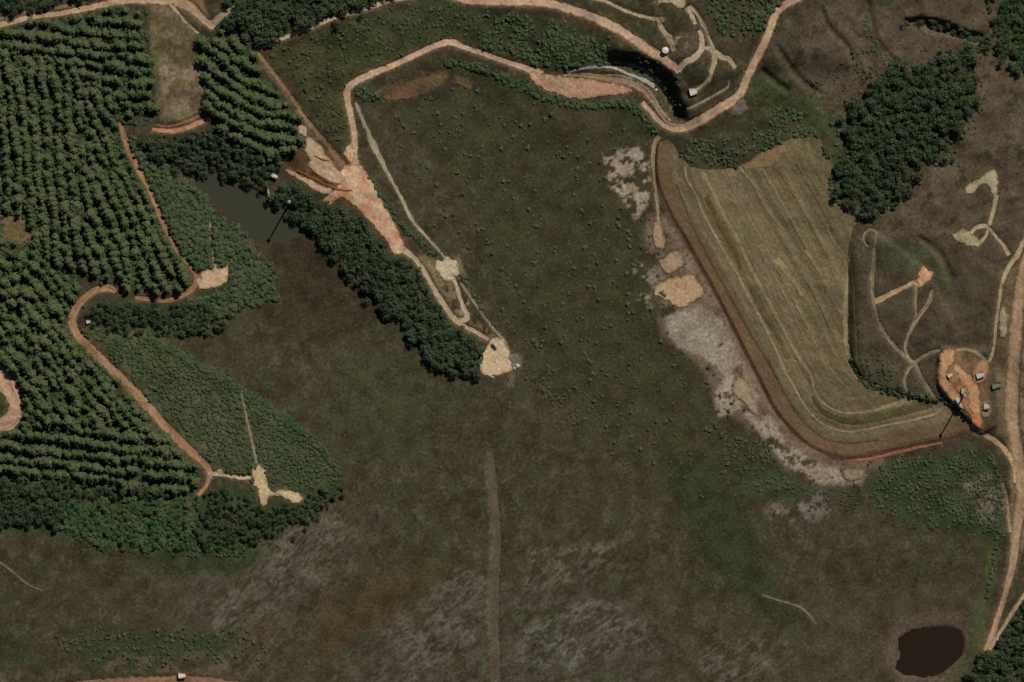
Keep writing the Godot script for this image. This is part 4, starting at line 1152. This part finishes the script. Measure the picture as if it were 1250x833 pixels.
	for b in [[632, 447, 2.6, "largest pale boulder on the grey gravel at the spit tip"], [628, 450, 1.8, "pale boulder just left of the largest one on the gravel"], [601, 461, 1.5, "small pale boulder below the spit tip pad"], [797, 103, 1.6, "pale boulder at the end of the whitish channel"], [801, 110, 1.9, "pale boulder lying in the dark pit below the channel"], [783, 84, 1.6, "pale boulder alone in the middle of the dark pit"]]:
		var s := SphereMesh.new()
		s.radius = b[2]
		s.height = b[2] * 1.5
		s.radial_segments = 14
		s.rings = 8
		var arr := s.get_mesh_arrays()
		var vv: PackedVector3Array = arr[Mesh.ARRAY_VERTEX]
		for i in vv.size():
			vv[i] *= 1.0 + 0.5 * noise.get_noise_3d(vv[i].x * 6.0 + b[0], vv[i].y * 6.0, vv[i].z * 6.0)
		arr[Mesh.ARRAY_VERTEX] = vv
		var am := ArrayMesh.new()
		am.add_surface_from_arrays(Mesh.PRIMITIVE_TRIANGLES, arr)
		var st := SurfaceTool.new()
		st.create_from(am, 0)
		st.generate_normals()
		var o := MeshInstance3D.new()
		o.name = numbered("boulder")
		o.mesh = st.commit()
		o.material_override = rock
		add_child(o)
		o.position = on(b[0], b[1], b[2] * 0.3)
		tag(o, b[3], "boulder")

# ---------------------------------------------------------------- vegetation
func block_ways() -> void:
	var m := new_mask()
	for r in roads:
		fill_line(m, smooth(line3(r[2])), 1.2)
	for p in [DAM, POND, DARK_POND, [5, 262, 25, 262, 48, 285, 30, 298, 3, 293], [182, 8, 240, 12, 243, 60, 252, 110, 254, 138, 225, 162, 196, 160, 190, 100, 183, 50],
		[416, 207, 438, 200, 463, 240, 497, 305, 479, 314, 441, 259, 398, 252, 401, 236], [373, 167, 400, 190, 424, 220, 400, 238, 347, 206, 377, 204], [363, 152, 376, 156, 376, 168], [328, 206, 345, 208, 344, 222, 332, 240, 324, 240],
		[238, 332, 280, 324, 280, 345, 246, 353], [584, 452, 597, 414, 618, 412, 636, 436, 630, 458], [306, 574, 320, 566, 331, 600, 368, 602, 368, 613, 320, 618], [1143, 465, 1148, 427, 1168, 427, 1200, 440, 1212, 460, 1210, 505, 1195, 530, 1178, 500],
		[646, 86, 774, 104, 774, 116, 712, 122, 646, 96], [530, 318, 558, 314, 562, 335, 543, 345], [800, 349, 853, 335, 860, 365, 830, 377], [101, 388, 114, 388, 114, 399, 101, 399], [214, 818, 230, 818, 230, 833, 214, 833], [812, 383, 852, 370, 870, 378, 890, 405, 915, 450, 940, 500, 975, 545, 1020, 570, 1010, 588, 960, 565, 905, 500, 880, 460, 850, 435, 818, 420], [738, 185, 782, 180, 795, 205, 790, 250, 775, 270, 760, 245, 742, 225], [838, 104, 854, 104, 854, 120, 838, 120], [805, 55, 820, 55, 820, 70, 805, 70], [1209, 464, 1223, 464, 1223, 478, 1209, 478], [-30, 436, 8, 444, 24, 466, 32, 490, 28, 512, 12, 527, -30, 532]]:
		fill(m, poly(p))
	blocked = m.get_data()

func make_vegetation() -> void:
	for k in 4:
		crowns[k] = [crown_mesh(k, 10 + k), crown_mesh(k, 20 + k), crown_mesh(k, 30 + k)]
		trunks[k] = [trunk_mesh(k, 10 + k), trunk_mesh(k, 20 + k), trunk_mesh(k, 30 + k)]
	var gum := [Color(0.088, 0.118, 0.050), Color(0.070, 0.106, 0.042), Color(0.102, 0.124, 0.058), Color(0.098, 0.112, 0.056), Color(0.060, 0.096, 0.038), Color(0.078, 0.112, 0.046)]
	var native_ := [Color(0.044, 0.074, 0.036), Color(0.057, 0.090, 0.043), Color(0.035, 0.061, 0.031), Color(0.066, 0.090, 0.050)]
	var bright := [Color(0.040, 0.092, 0.030), Color(0.052, 0.104, 0.038), Color(0.036, 0.078, 0.030), Color(0.058, 0.090, 0.040)]
	var drab := [Color(0.066, 0.092, 0.046), Color(0.082, 0.098, 0.054), Color(0.052, 0.076, 0.038), Color(0.088, 0.096, 0.060)]
	var mixed := [Color(0.054, 0.088, 0.038), Color(0.072, 0.096, 0.048), Color(0.044, 0.074, 0.034), Color(0.082, 0.098, 0.056), Color(0.060, 0.096, 0.042)]
	var green_mix := [Color(0.040, 0.084, 0.030), Color(0.050, 0.096, 0.036), Color(0.034, 0.066, 0.028), Color(0.062, 0.090, 0.042), Color(0.044, 0.072, 0.034)]
	var dry := [Color(0.100, 0.094, 0.058), Color(0.082, 0.088, 0.050), Color(0.110, 0.100, 0.068), Color(0.074, 0.084, 0.046)]
	var a := []
	# plantation blocks
	rows(a, [-40, 48, 0, 40, 75, 24, 130, 14, 176, 10, 183, 50, 186, 100, 193, 136, 160, 142, 140, 122, 110, 100, 80, 75, 40, 64, -40, 70], 4, 14.0, 4.6, 0.85, 1.3, 4.0)
	stand("plantation_tree", "plantation tree in near-level rows", "tree", "trees in the northwest plantation block", 0, a, gum, 75, "plantation_rows", "remaining rows of plantation trees left of the grassy clearing")
	a = []
	rows(a, [-60, 66, 40, 66, 82, 78, 100, 96, 100, 330, 60, 318, 35, 302, -60, 298], 80, 13.5, 5.2, 0.85, 1.35, 9.0)
	rows(a, [101, 96, 138, 124, 148, 150, 160, 205, 186, 252, 206, 296, 228, 326, 234, 340, 222, 354, 200, 362, 150, 352, 101, 332], 61, 13.5, 5.2, 0.85, 1.35, 7.0)
	stand("plantation_tree", "plantation tree in steep rows", "tree", "trees in the large western plantation block", 0, a, gum, 75, "plantation_rows", "remaining rows of plantation trees in the large western block")
	a = []
	rows(a, [241, 50, 264, 40, 290, 48, 310, 66, 328, 92, 348, 118, 366, 148, 368, 182, 354, 200, 328, 198, 290, 172, 260, 150, 254, 128, 243, 78], 24, 14.5, 4.2, 0.95, 1.35, 0.0, 0.95, 16.0)
	stand("plantation_tree", "plantation tree in slanting rows", "tree", "trees in the slanting plantation block", 0, a, gum, 75, "plantation_rows", "remaining slanting rows of plantation trees right of the grassy clearing")
	a = []
	rows(a, [-60, 302, 30, 306, 60, 326, 104, 352, 84, 380, 82, 402, 100, 426, 150, 474, 190, 525, 150, 520, 60, 520, -60, 530], 46, 12.0, 6.0, 0.75, 1.5, 9.0, 0.86)
	rows(a, [-60, 532, 60, 522, 150, 522, 190, 527, 236, 566, 242, 590, 225, 604, 180, 596, 120, 592, 60, 582, -60, 580], 4, 15.0, 4.8, 0.9, 1.35, 5.0)
	stand("plantation_tree", "plantation tree in lower western block", "tree", "trees in the lower western plantation block", 0, a, gum, 75, "plantation_rows", "remaining plantation trees in the lower western block")
	a = []
	for p in [[-60, 60, 176, 12, 190, 138, 150, 150, 186, 252, 234, 340, 200, 360, 100, 332, -60, 298], [-60, 302, 60, 322, 104, 352, 84, 390, 150, 474, 240, 575, 220, 604, -60, 590], [243, 50, 290, 50, 366, 150, 352, 200, 262, 150]]:
		scatter(a, p, 10, 0.8, 2.0)
	stand("understorey", "", "undergrowth", "", 2, a, mixed, 0, "plantation_undergrowth", "low green undergrowth between the plantation rows")
	# dense broadleaf woods
	a = []
	scatter(a, [330, 222, 360, 222, 396, 250, 420, 250, 446, 274, 470, 300, 482, 318, 502, 322, 516, 342, 530, 372, 546, 394, 576, 412, 590, 424, 585, 440, 583, 462, 558, 456, 534, 444, 518, 425, 492, 400, 464, 372, 438, 342, 414, 318, 390, 288, 365, 266, 345, 250], 24, 0.75, 1.15)
	stand("broadleaf_tree", "tree in the spit belt", "tree", "trees in the belt along the spit", 1, a, native_, 110, "tree_belt", "remaining dense broadleaf trees of the belt along the spit")
	a = []
	scatter(a, [262, -50, 500, -50, 470, -2, 440, 8, 410, 16, 375, 30, 345, 42, 325, 52, 300, 46, 282, 30], 26, 0.8, 1.2)
	scatter(a, [-50, 18, -50, -40, 120, -50, 130, -10, 60, 6, 0, 20], 28, 0.8, 1.1)
	stand("broadleaf_tree", "tree in the top-edge wood", "tree", "trees in the northern wood", 1, a, native_, 50, "northern_wood", "remaining trees of the dark wood along the top edge")
	a = []
	scatter(a, [160, 170, 200, 164, 252, 160, 300, 178, 340, 202, 334, 216, 324, 236, 300, 225, 262, 212, 232, 210, 200, 192], 26, 0.6, 1.0)
	stand("broadleaf_tree", "tree on the pond bank", "tree", "trees north of the pond", 1, a, native_, 50, "pond_wood", "remaining trees on the bank north of the pond")
	a = []
	scatter(a, [1067, 92, 1090, 86, 1117, 86, 1140, 78, 1163, 67, 1187, 57, 1192, 100, 1190, 133, 1178, 148, 1167, 156, 1133, 163, 1140, 172, 1160, 186, 1158, 192, 1140, 188, 1120, 195, 1110, 226, 1087, 250, 1060, 264, 1044, 252, 1020, 236, 1018, 210, 1034, 192, 1045, 180, 1034, 156, 1037, 136, 1055, 126, 1064, 112], 24, 0.45, 1.15)
	stand("forest_tree", "tree in natural forest patch", "tree", "trees in the natural forest patch", 1, a, native_, 150, "natural_forest", "remaining trees of the dark natural forest patch at the upper right")
	a = []
	scatter(a, [1222, -50, 1300, -50, 1300, 96, 1250, 88, 1234, 70, 1216, 56, 1190, 58, 1192, 50, 1214, 40], 28, 0.6, 1.0)
	stand("forest_tree", "tree in top corner wood", "tree", "trees in the top right corner wood", 1, a, bright, 50, "corner_wood", "remaining trees of the wood at the top right corner")
	a = []
	along_line(a, [1104, 29, 5, 1130, 28, 9, 1150, 33, 9, 1170, 40, 10, 1194, 48, 8], 4.0, 0.4, 0.7)
	stand("forest_tree", "small tree in dark ravine", "tree", "trees in the ravine", 1, a, native_, 60, "ravine_wood", "remaining small trees in the dark ravine")
	a = []
	scatter(a, [1182, 820, 1196, 806, 1214, 790, 1232, 768, 1252, 742, 1300, 730, 1300, 880, 1176, 880], 28, 0.7, 1.1)
	stand("forest_tree", "tree in bottom corner wood", "tree", "trees in the bottom right corner wood", 1, a, native_, 60, "southeast_wood", "remaining trees of the wood at the bottom right corner")
	a = []
	scatter(a, [-50, 590, 0, 596, 60, 600, 72, 616, 78, 646, 40, 640, -50, 640], 24, 0.6, 1.0)
	scatter(a, [244, 600, 262, 600, 300, 606, 318, 624, 332, 618, 370, 614, 412, 592, 420, 592, 400, 622, 340, 650, 270, 676, 240, 668, 246, 640], 20, 0.35, 0.75)
	scatter(a, [80, 614, 240, 612, 250, 660, 200, 670, 120, 655], 110, 0.4, 0.8, 0.45)
	scatter(a, [100, 378, 150, 370, 210, 376, 262, 372, 280, 380, 262, 398, 236, 408, 190, 402, 120, 394], 22, 0.5, 0.9)
	scatter(a, [0, 585, 100, 594, 200, 598, 230, 606, 200, 608, 100, 608, 0, 598], 26, 0.5, 0.9)
	stand("broadleaf_tree", "tree edging the western blocks", "tree", "dark trees on the lower western edges", 1, a, native_, 60, "lower_wood", "remaining dark trees on the lower edges of the western blocks")
	# thickets
	a = []
	scatter(a, [156, 176, 185, 196, 215, 216, 245, 240, 275, 270, 305, 300, 330, 326, 341, 350, 325, 368, 300, 372, 286, 372, 270, 394, 240, 410, 215, 410, 180, 400, 130, 394, 200, 402, 236, 368, 280, 352, 284, 330, 240, 328, 224, 308, 206, 285, 192, 252, 174, 212], 9, 0.8, 2.7)
	stand("thicket_shrub", "shrub in pond point thicket", "shrub", "shrubs on the pond point", 2, a, mixed, 110, "point_thicket", "remaining dense shrubs on the point beside the pond")
	a = []
	scatter(a, [70, 616, 110, 610, 150, 614, 200, 608, 238, 616, 246, 640, 236, 668, 200, 673, 130, 663, 80, 648], 8, 0.8, 2.6)
	along_line(a, [190, 418, 5, 230, 440, 7, 262, 456, 9, 296, 478, 9, 330, 500, 9, 360, 520, 8, 392, 548, 6, 414, 578, 6], 2.4, 0.9, 1.7)
	scatter(a, [70, 655, 130, 665, 200, 676, 270, 680, 340, 655, 250, 672], 10, 0.8, 1.6)
	stand("thicket_shrub", "shrub in lower edge thicket", "shrub", "shrubs along the lower forest edge", 2, a, green_mix, 110, "edge_thicket", "remaining dense shrubs along the lower forest edge")
	a = []
	scatter(a, [112, 402, 180, 416, 262, 456, 300, 480, 350, 514, 390, 548, 420, 588, 370, 600, 330, 600, 260, 568, 196, 496], 12, 0.7, 1.7)
	along_line(a, [180, 415, 5, 230, 440, 8, 262, 456, 10, 296, 478, 10, 330, 500, 10, 360, 520, 8, 392, 548, 7, 416, 580, 6], 2.5, 0.9, 1.6)
	stand("scrub_bush", "low bush on scrubby point", "bush", "bushes on the scrub point", 2, a, mixed, 80, "point_scrub", "remaining low scrub around the cross-shaped pad")
	a = []
	scatter(a, [330, 66, 420, 32, 520, 6, 600, 18, 700, 34, 755, 68, 700, 82, 640, 74, 555, 46, 480, 70, 425, 95, 416, 180], 34, 0.7, 1.6, 0.42)
	scatter(a, [600, 18, 700, 34, 752, 68, 700, 82, 640, 74, 590, 50], 11, 0.7, 1.9, 0.4)
	along_line(a, [545, 76, 6, 575, 80, 8, 610, 92, 9, 645, 108, 11, 680, 122, 10, 720, 128, 8, 765, 126, 8, 785, 142, 7, 800, 160, 6], 2.6, 0.9, 1.9)
	along_line(a, [436, 108, 8, 450, 118, 9, 462, 116, 6], 2.6, 1.0, 2.0)
	along_line(a, [452, 215, 5, 470, 245, 6, 485, 268, 7, 505, 288, 10, 530, 305, 10, 560, 330, 6, 574, 356, 8, 590, 380, 8, 604, 400, 5], 2.8, 0.9, 1.7)
	scatter(a, PIT, 9, 0.6, 1.6)
	stand("hillside_bush", "bush between the northern roads", "bush", "bushes between the northern roads", 2, a, mixed, 80, "hillside_scrub", "remaining bushes on the slopes between the northern roads")
	a = []
	scatter(a, [828, 176, 860, 168, 900, 178, 930, 155, 960, 130, 1000, 165, 960, 168, 925, 186, 900, 202, 850, 204], 12, 0.7, 1.9, 0.4)
	scatter(a, [870, -10, 955, -10, 938, 30, 912, 45, 880, 40, 858, 20], 14, 0.8, 2.2, 0.42)
	scatter(a, [985, 100, 1060, 60, 1090, 80, 1040, 130], 40, 0.6, 1.4, 0.5)
	along_line(a, [1056, 20, 6, 1060, 45, 8, 1072, 62, 8, 1085, 72, 6], 3.0, 0.8, 1.6)
	along_line(a, [1038, 440, 4, 1050, 464, 6, 1075, 476, 7, 1100, 482, 6, 1140, 486, 6, 1160, 492, 5, 1180, 508, 6], 2.6, 0.8, 1.6)
	along_line(a, [1008, 180, 5, 1014, 215, 6, 1018, 240, 6, 1032, 250, 8, 1046, 262, 6], 3.0, 1.0, 2.0)
	scatter(a, [1060, 80, 1120, 70, 1200, 50, 1204, 140, 1170, 165, 1165, 200, 1120, 205, 1115, 235, 1070, 275, 1010, 240, 1012, 200, 1025, 130], 55, 0.8, 2.0, 0.45)
	scatter(a, [1050, 430, 1100, 440, 1100, 480, 1060, 468], 16, 0.7, 1.4, 0.45)
	stand("slope_bush", "bush on slopes above dam", "bush", "bushes above the dam", 2, a, mixed, 80, "slope_scrub", "remaining bushes on the slopes around the dam's upper edge")
	a = []
	scatter(a, [1060, 576, 1110, 563, 1180, 548, 1214, 562, 1224, 600, 1228, 640, 1214, 660, 1180, 640, 1110, 636, 1060, 612], 13, 0.7, 1.5, 0.44)
	scatter(a, [880, 540, 930, 530, 960, 575, 1010, 600, 1060, 600, 1040, 630, 960, 600, 900, 590], 16, 0.7, 1.4, 0.5)
	along_line(a, [1212, 560, 5, 1222, 600, 6, 1216, 650, 6, 1214, 690, 5, 1204, 730, 4], 3.0, 0.8, 1.6)
	stand("marsh_bush", "bush below the dam bend", "bush", "bushes below the dam bend", 2, a, drab, 80, "toe_scrub", "remaining bushes in the wet ground below the dam bend")
	a = []
	scatter(a, [470, 130, 560, 100, 700, 140, 790, 180, 800, 300, 860, 420, 920, 520, 880, 620, 760, 560, 640, 460, 600, 380, 540, 280], 90, 0.5, 1.9, 0.58)
	scatter(a, [640, 440, 700, 470, 740, 520, 700, 520, 650, 480], 22, 0.7, 1.3, 0.5)
	scatter(a, [60, 770, 300, 765, 330, 800, 250, 815, 90, 808], 45, 0.8, 1.8, 0.45)
	scatter(a, [380, 580, 520, 560, 560, 620, 460, 640], 130, 0.5, 1.2, 0.5)
	stand("lone_bush", "lone bush on open marsh", "bush", "lone bushes on the open marsh", 2, a, drab, 150, "marsh_bushes", "remaining small bushes dotting the open marsh")
	# tussocks of marsh and hill grass
	a = []
	scatter(a, [350, 300, 560, 460, 640, 460, 540, 270, 460, 130, 800, 170, 960, 560, 1200, 640, 1190, 740, 1080, 830, 600, 880, -40, 880, -40, 650, 260, 690, 430, 600, 340, 400], 60, 0.6, 1.5, 0.0, 0.9, 1.6)
	scatter(a, [960, 0, 1250, 0, 1250, 290, 1200, 520, 1060, 460, 1040, 290, 950, 140], 40, 0.6, 1.3, 0.0, 0.9, 1.5)
	scatter(a, [330, 66, 520, 6, 750, 60, 640, 74, 555, 46, 425, 95, 416, 180], 20, 0.6, 1.5, 0.0, 0.9, 1.5)
	scatter(a, [112, 402, 300, 480, 420, 588, 330, 600, 196, 496], 12, 0.7, 1.5, 0.0, 0.9, 1.5)
	for r in roads:
		var l := smooth(line3(r[2]), 3.0)
		for i in l.size():
			for side in [-1.0, 1.0]:
				if rng.randf() < 0.5: continue
				var off: Vector2 = side_of(l, i) * (float(l[i][2]) * 0.5 + rng.randf_range(-0.6, 1.8)) * side
				a.append(entry(l[i][0] + off.x, l[i][1] + off.y, rng.randf_range(0.6, 1.4), rng.randf_range(0.9, 1.5)))
	for p in pads:
		var ring := rounded(poly(p[2]), 2.0)
		for q in ring:
			if rng.randf() < 0.45: continue
			var w := q + Vector2(rng.randf_range(-1.6, 1.6), rng.randf_range(-1.6, 1.6))
			a.append(entry(w.x, w.y, rng.randf_range(0.5, 1.2), rng.randf_range(1.0, 1.6)))
	stand("grass", "", "grass", "", 3, a, dry, 0, "grass_tussocks", "tussocks of dry and green grass across the marsh and hills")

func _ready() -> void:
	rng.seed = 77
	# camera: straight down from very high
	var cam := Camera3D.new()
	cam.name = "camera"
	cam.position = Vector3(625.0, 16000.0, 416.5)
	cam.rotation = Vector3(-PI / 2, 0, 0)
	cam.fov = 2.0 * rad_to_deg(atan(416.5 / 16000.0))
	cam.near = 100.0
	cam.far = 40000.0
	add_child(cam)
	cam.current = true
	# sky and exposure
	var env := Environment.new()
	env.background_mode = Environment.BG_SKY
	var sky := Sky.new()
	var sm := ProceduralSkyMaterial.new()
	sm.sky_top_color = Color(0.30, 0.40, 0.55)
	sm.sky_horizon_color = Color(0.55, 0.62, 0.70)
	sm.ground_bottom_color = Color(0.10, 0.09, 0.07)
	sm.ground_horizon_color = Color(0.40, 0.42, 0.44)
	sm.sky_energy_multiplier = 0.6
	sky.sky_material = sm
	env.sky = sky
	env.background_energy_multiplier = 1.0
	env.tonemap_mode = Environment.TONE_MAPPER_LINEAR
	env.tonemap_exposure = 0.95
	env.sdfgi_enabled = true
	env.ssao_enabled = true
	env.ssil_enabled = true
	var we := WorldEnvironment.new()
	we.name = "world_environment"
	we.environment = env
	add_child(we)
	# sun: in the north-northeast, shadows fall to the south-southwest
	var sun := DirectionalLight3D.new()
	sun.name = "sun"
	sun.light_energy = 1.4
	sun.light_color = Color(1.0, 0.98, 0.94)
	sun.light_angular_distance = 0.5
	sun.shadow_enabled = true
	add_child(sun)
	var elev := deg_to_rad(45.0)
	var fall := Vector2(-0.49, 0.87).normalized()
	sun.look_at_from_position(Vector3.ZERO, Vector3(fall.x * cos(elev), -sin(elev), fall.y * cos(elev)), Vector3.UP)
	# materials
	var grain := FastNoiseLite.new()
	grain.seed = 9
	grain.frequency = 0.09
	grain.fractal_octaves = 4
	grain.fractal_gain = 0.6
	var im := grain.get_seamless_image(1024, 1024)
	im.convert(Image.FORMAT_L8)
	var relief := ImageTexture.create_from_image(im)
	var tone: Image = im.duplicate()
	tone.convert(Image.FORMAT_RGB8)
	tone.adjust_bcs(1.0, 0.2, 1.0)
	tone.adjust_bcs(1.8, 1.0, 1.0)
	soil_mat = StandardMaterial3D.new()
	soil_mat.vertex_color_use_as_albedo = true
	soil_mat.albedo_texture = ImageTexture.create_from_image(tone)
	soil_mat.albedo_color = Color(1, 1, 1)
	soil_mat.uv1_scale = Vector3(1.0 / 470.0, 1.0 / 470.0, 1.0)
	soil_mat.roughness = 0.95
	soil_mat.metallic_specular = 0.2
	soil_mat.heightmap_enabled = true
	soil_mat.heightmap_texture = relief
	soil_mat.heightmap_scale = 6.0
	bare_mat = soil_mat.duplicate()
	var dusty: Image = im.duplicate()
	dusty.convert(Image.FORMAT_RGB8)
	dusty.adjust_bcs(1.0, 0.16, 1.0)
	dusty.adjust_bcs(1.8, 1.0, 1.0)
	bare_mat.albedo_texture = ImageTexture.create_from_image(dusty)
	bare_mat.heightmap_scale = 5.0
	leaf_mat = StandardMaterial3D.new()
	leaf_mat.vertex_color_use_as_albedo = true
	leaf_mat.roughness = 0.9
	leaf_mat.metallic_specular = 0.08
	leaf_mat.cull_mode = BaseMaterial3D.CULL_DISABLED
	leaf_mat.backlight_enabled = true
	leaf_mat.backlight = Color(0.25, 0.3, 0.15)
	bark_mat = plain(Color(0.12, 0.09, 0.07))
	# the place
	make_ground_maps()
	list_roads()
	list_pads()
	for r in roads:
		r[3] = weathered(r[3])
		r[4] = weathered(r[4])
	make_heights()
	make_ground()
	print("ground done ", Time.get_ticks_msec())
	make_water()
	make_dam()
	print("dam done ", Time.get_ticks_msec())
	for r in roads: strip(r[0], r[1], r[2], r[3], r[4], r[5])
	make_pads()
	print("pads done ", Time.get_ticks_msec())
	block_ways()
	make_things()
	make_vegetation()
	print("done ", Time.get_ticks_msec())
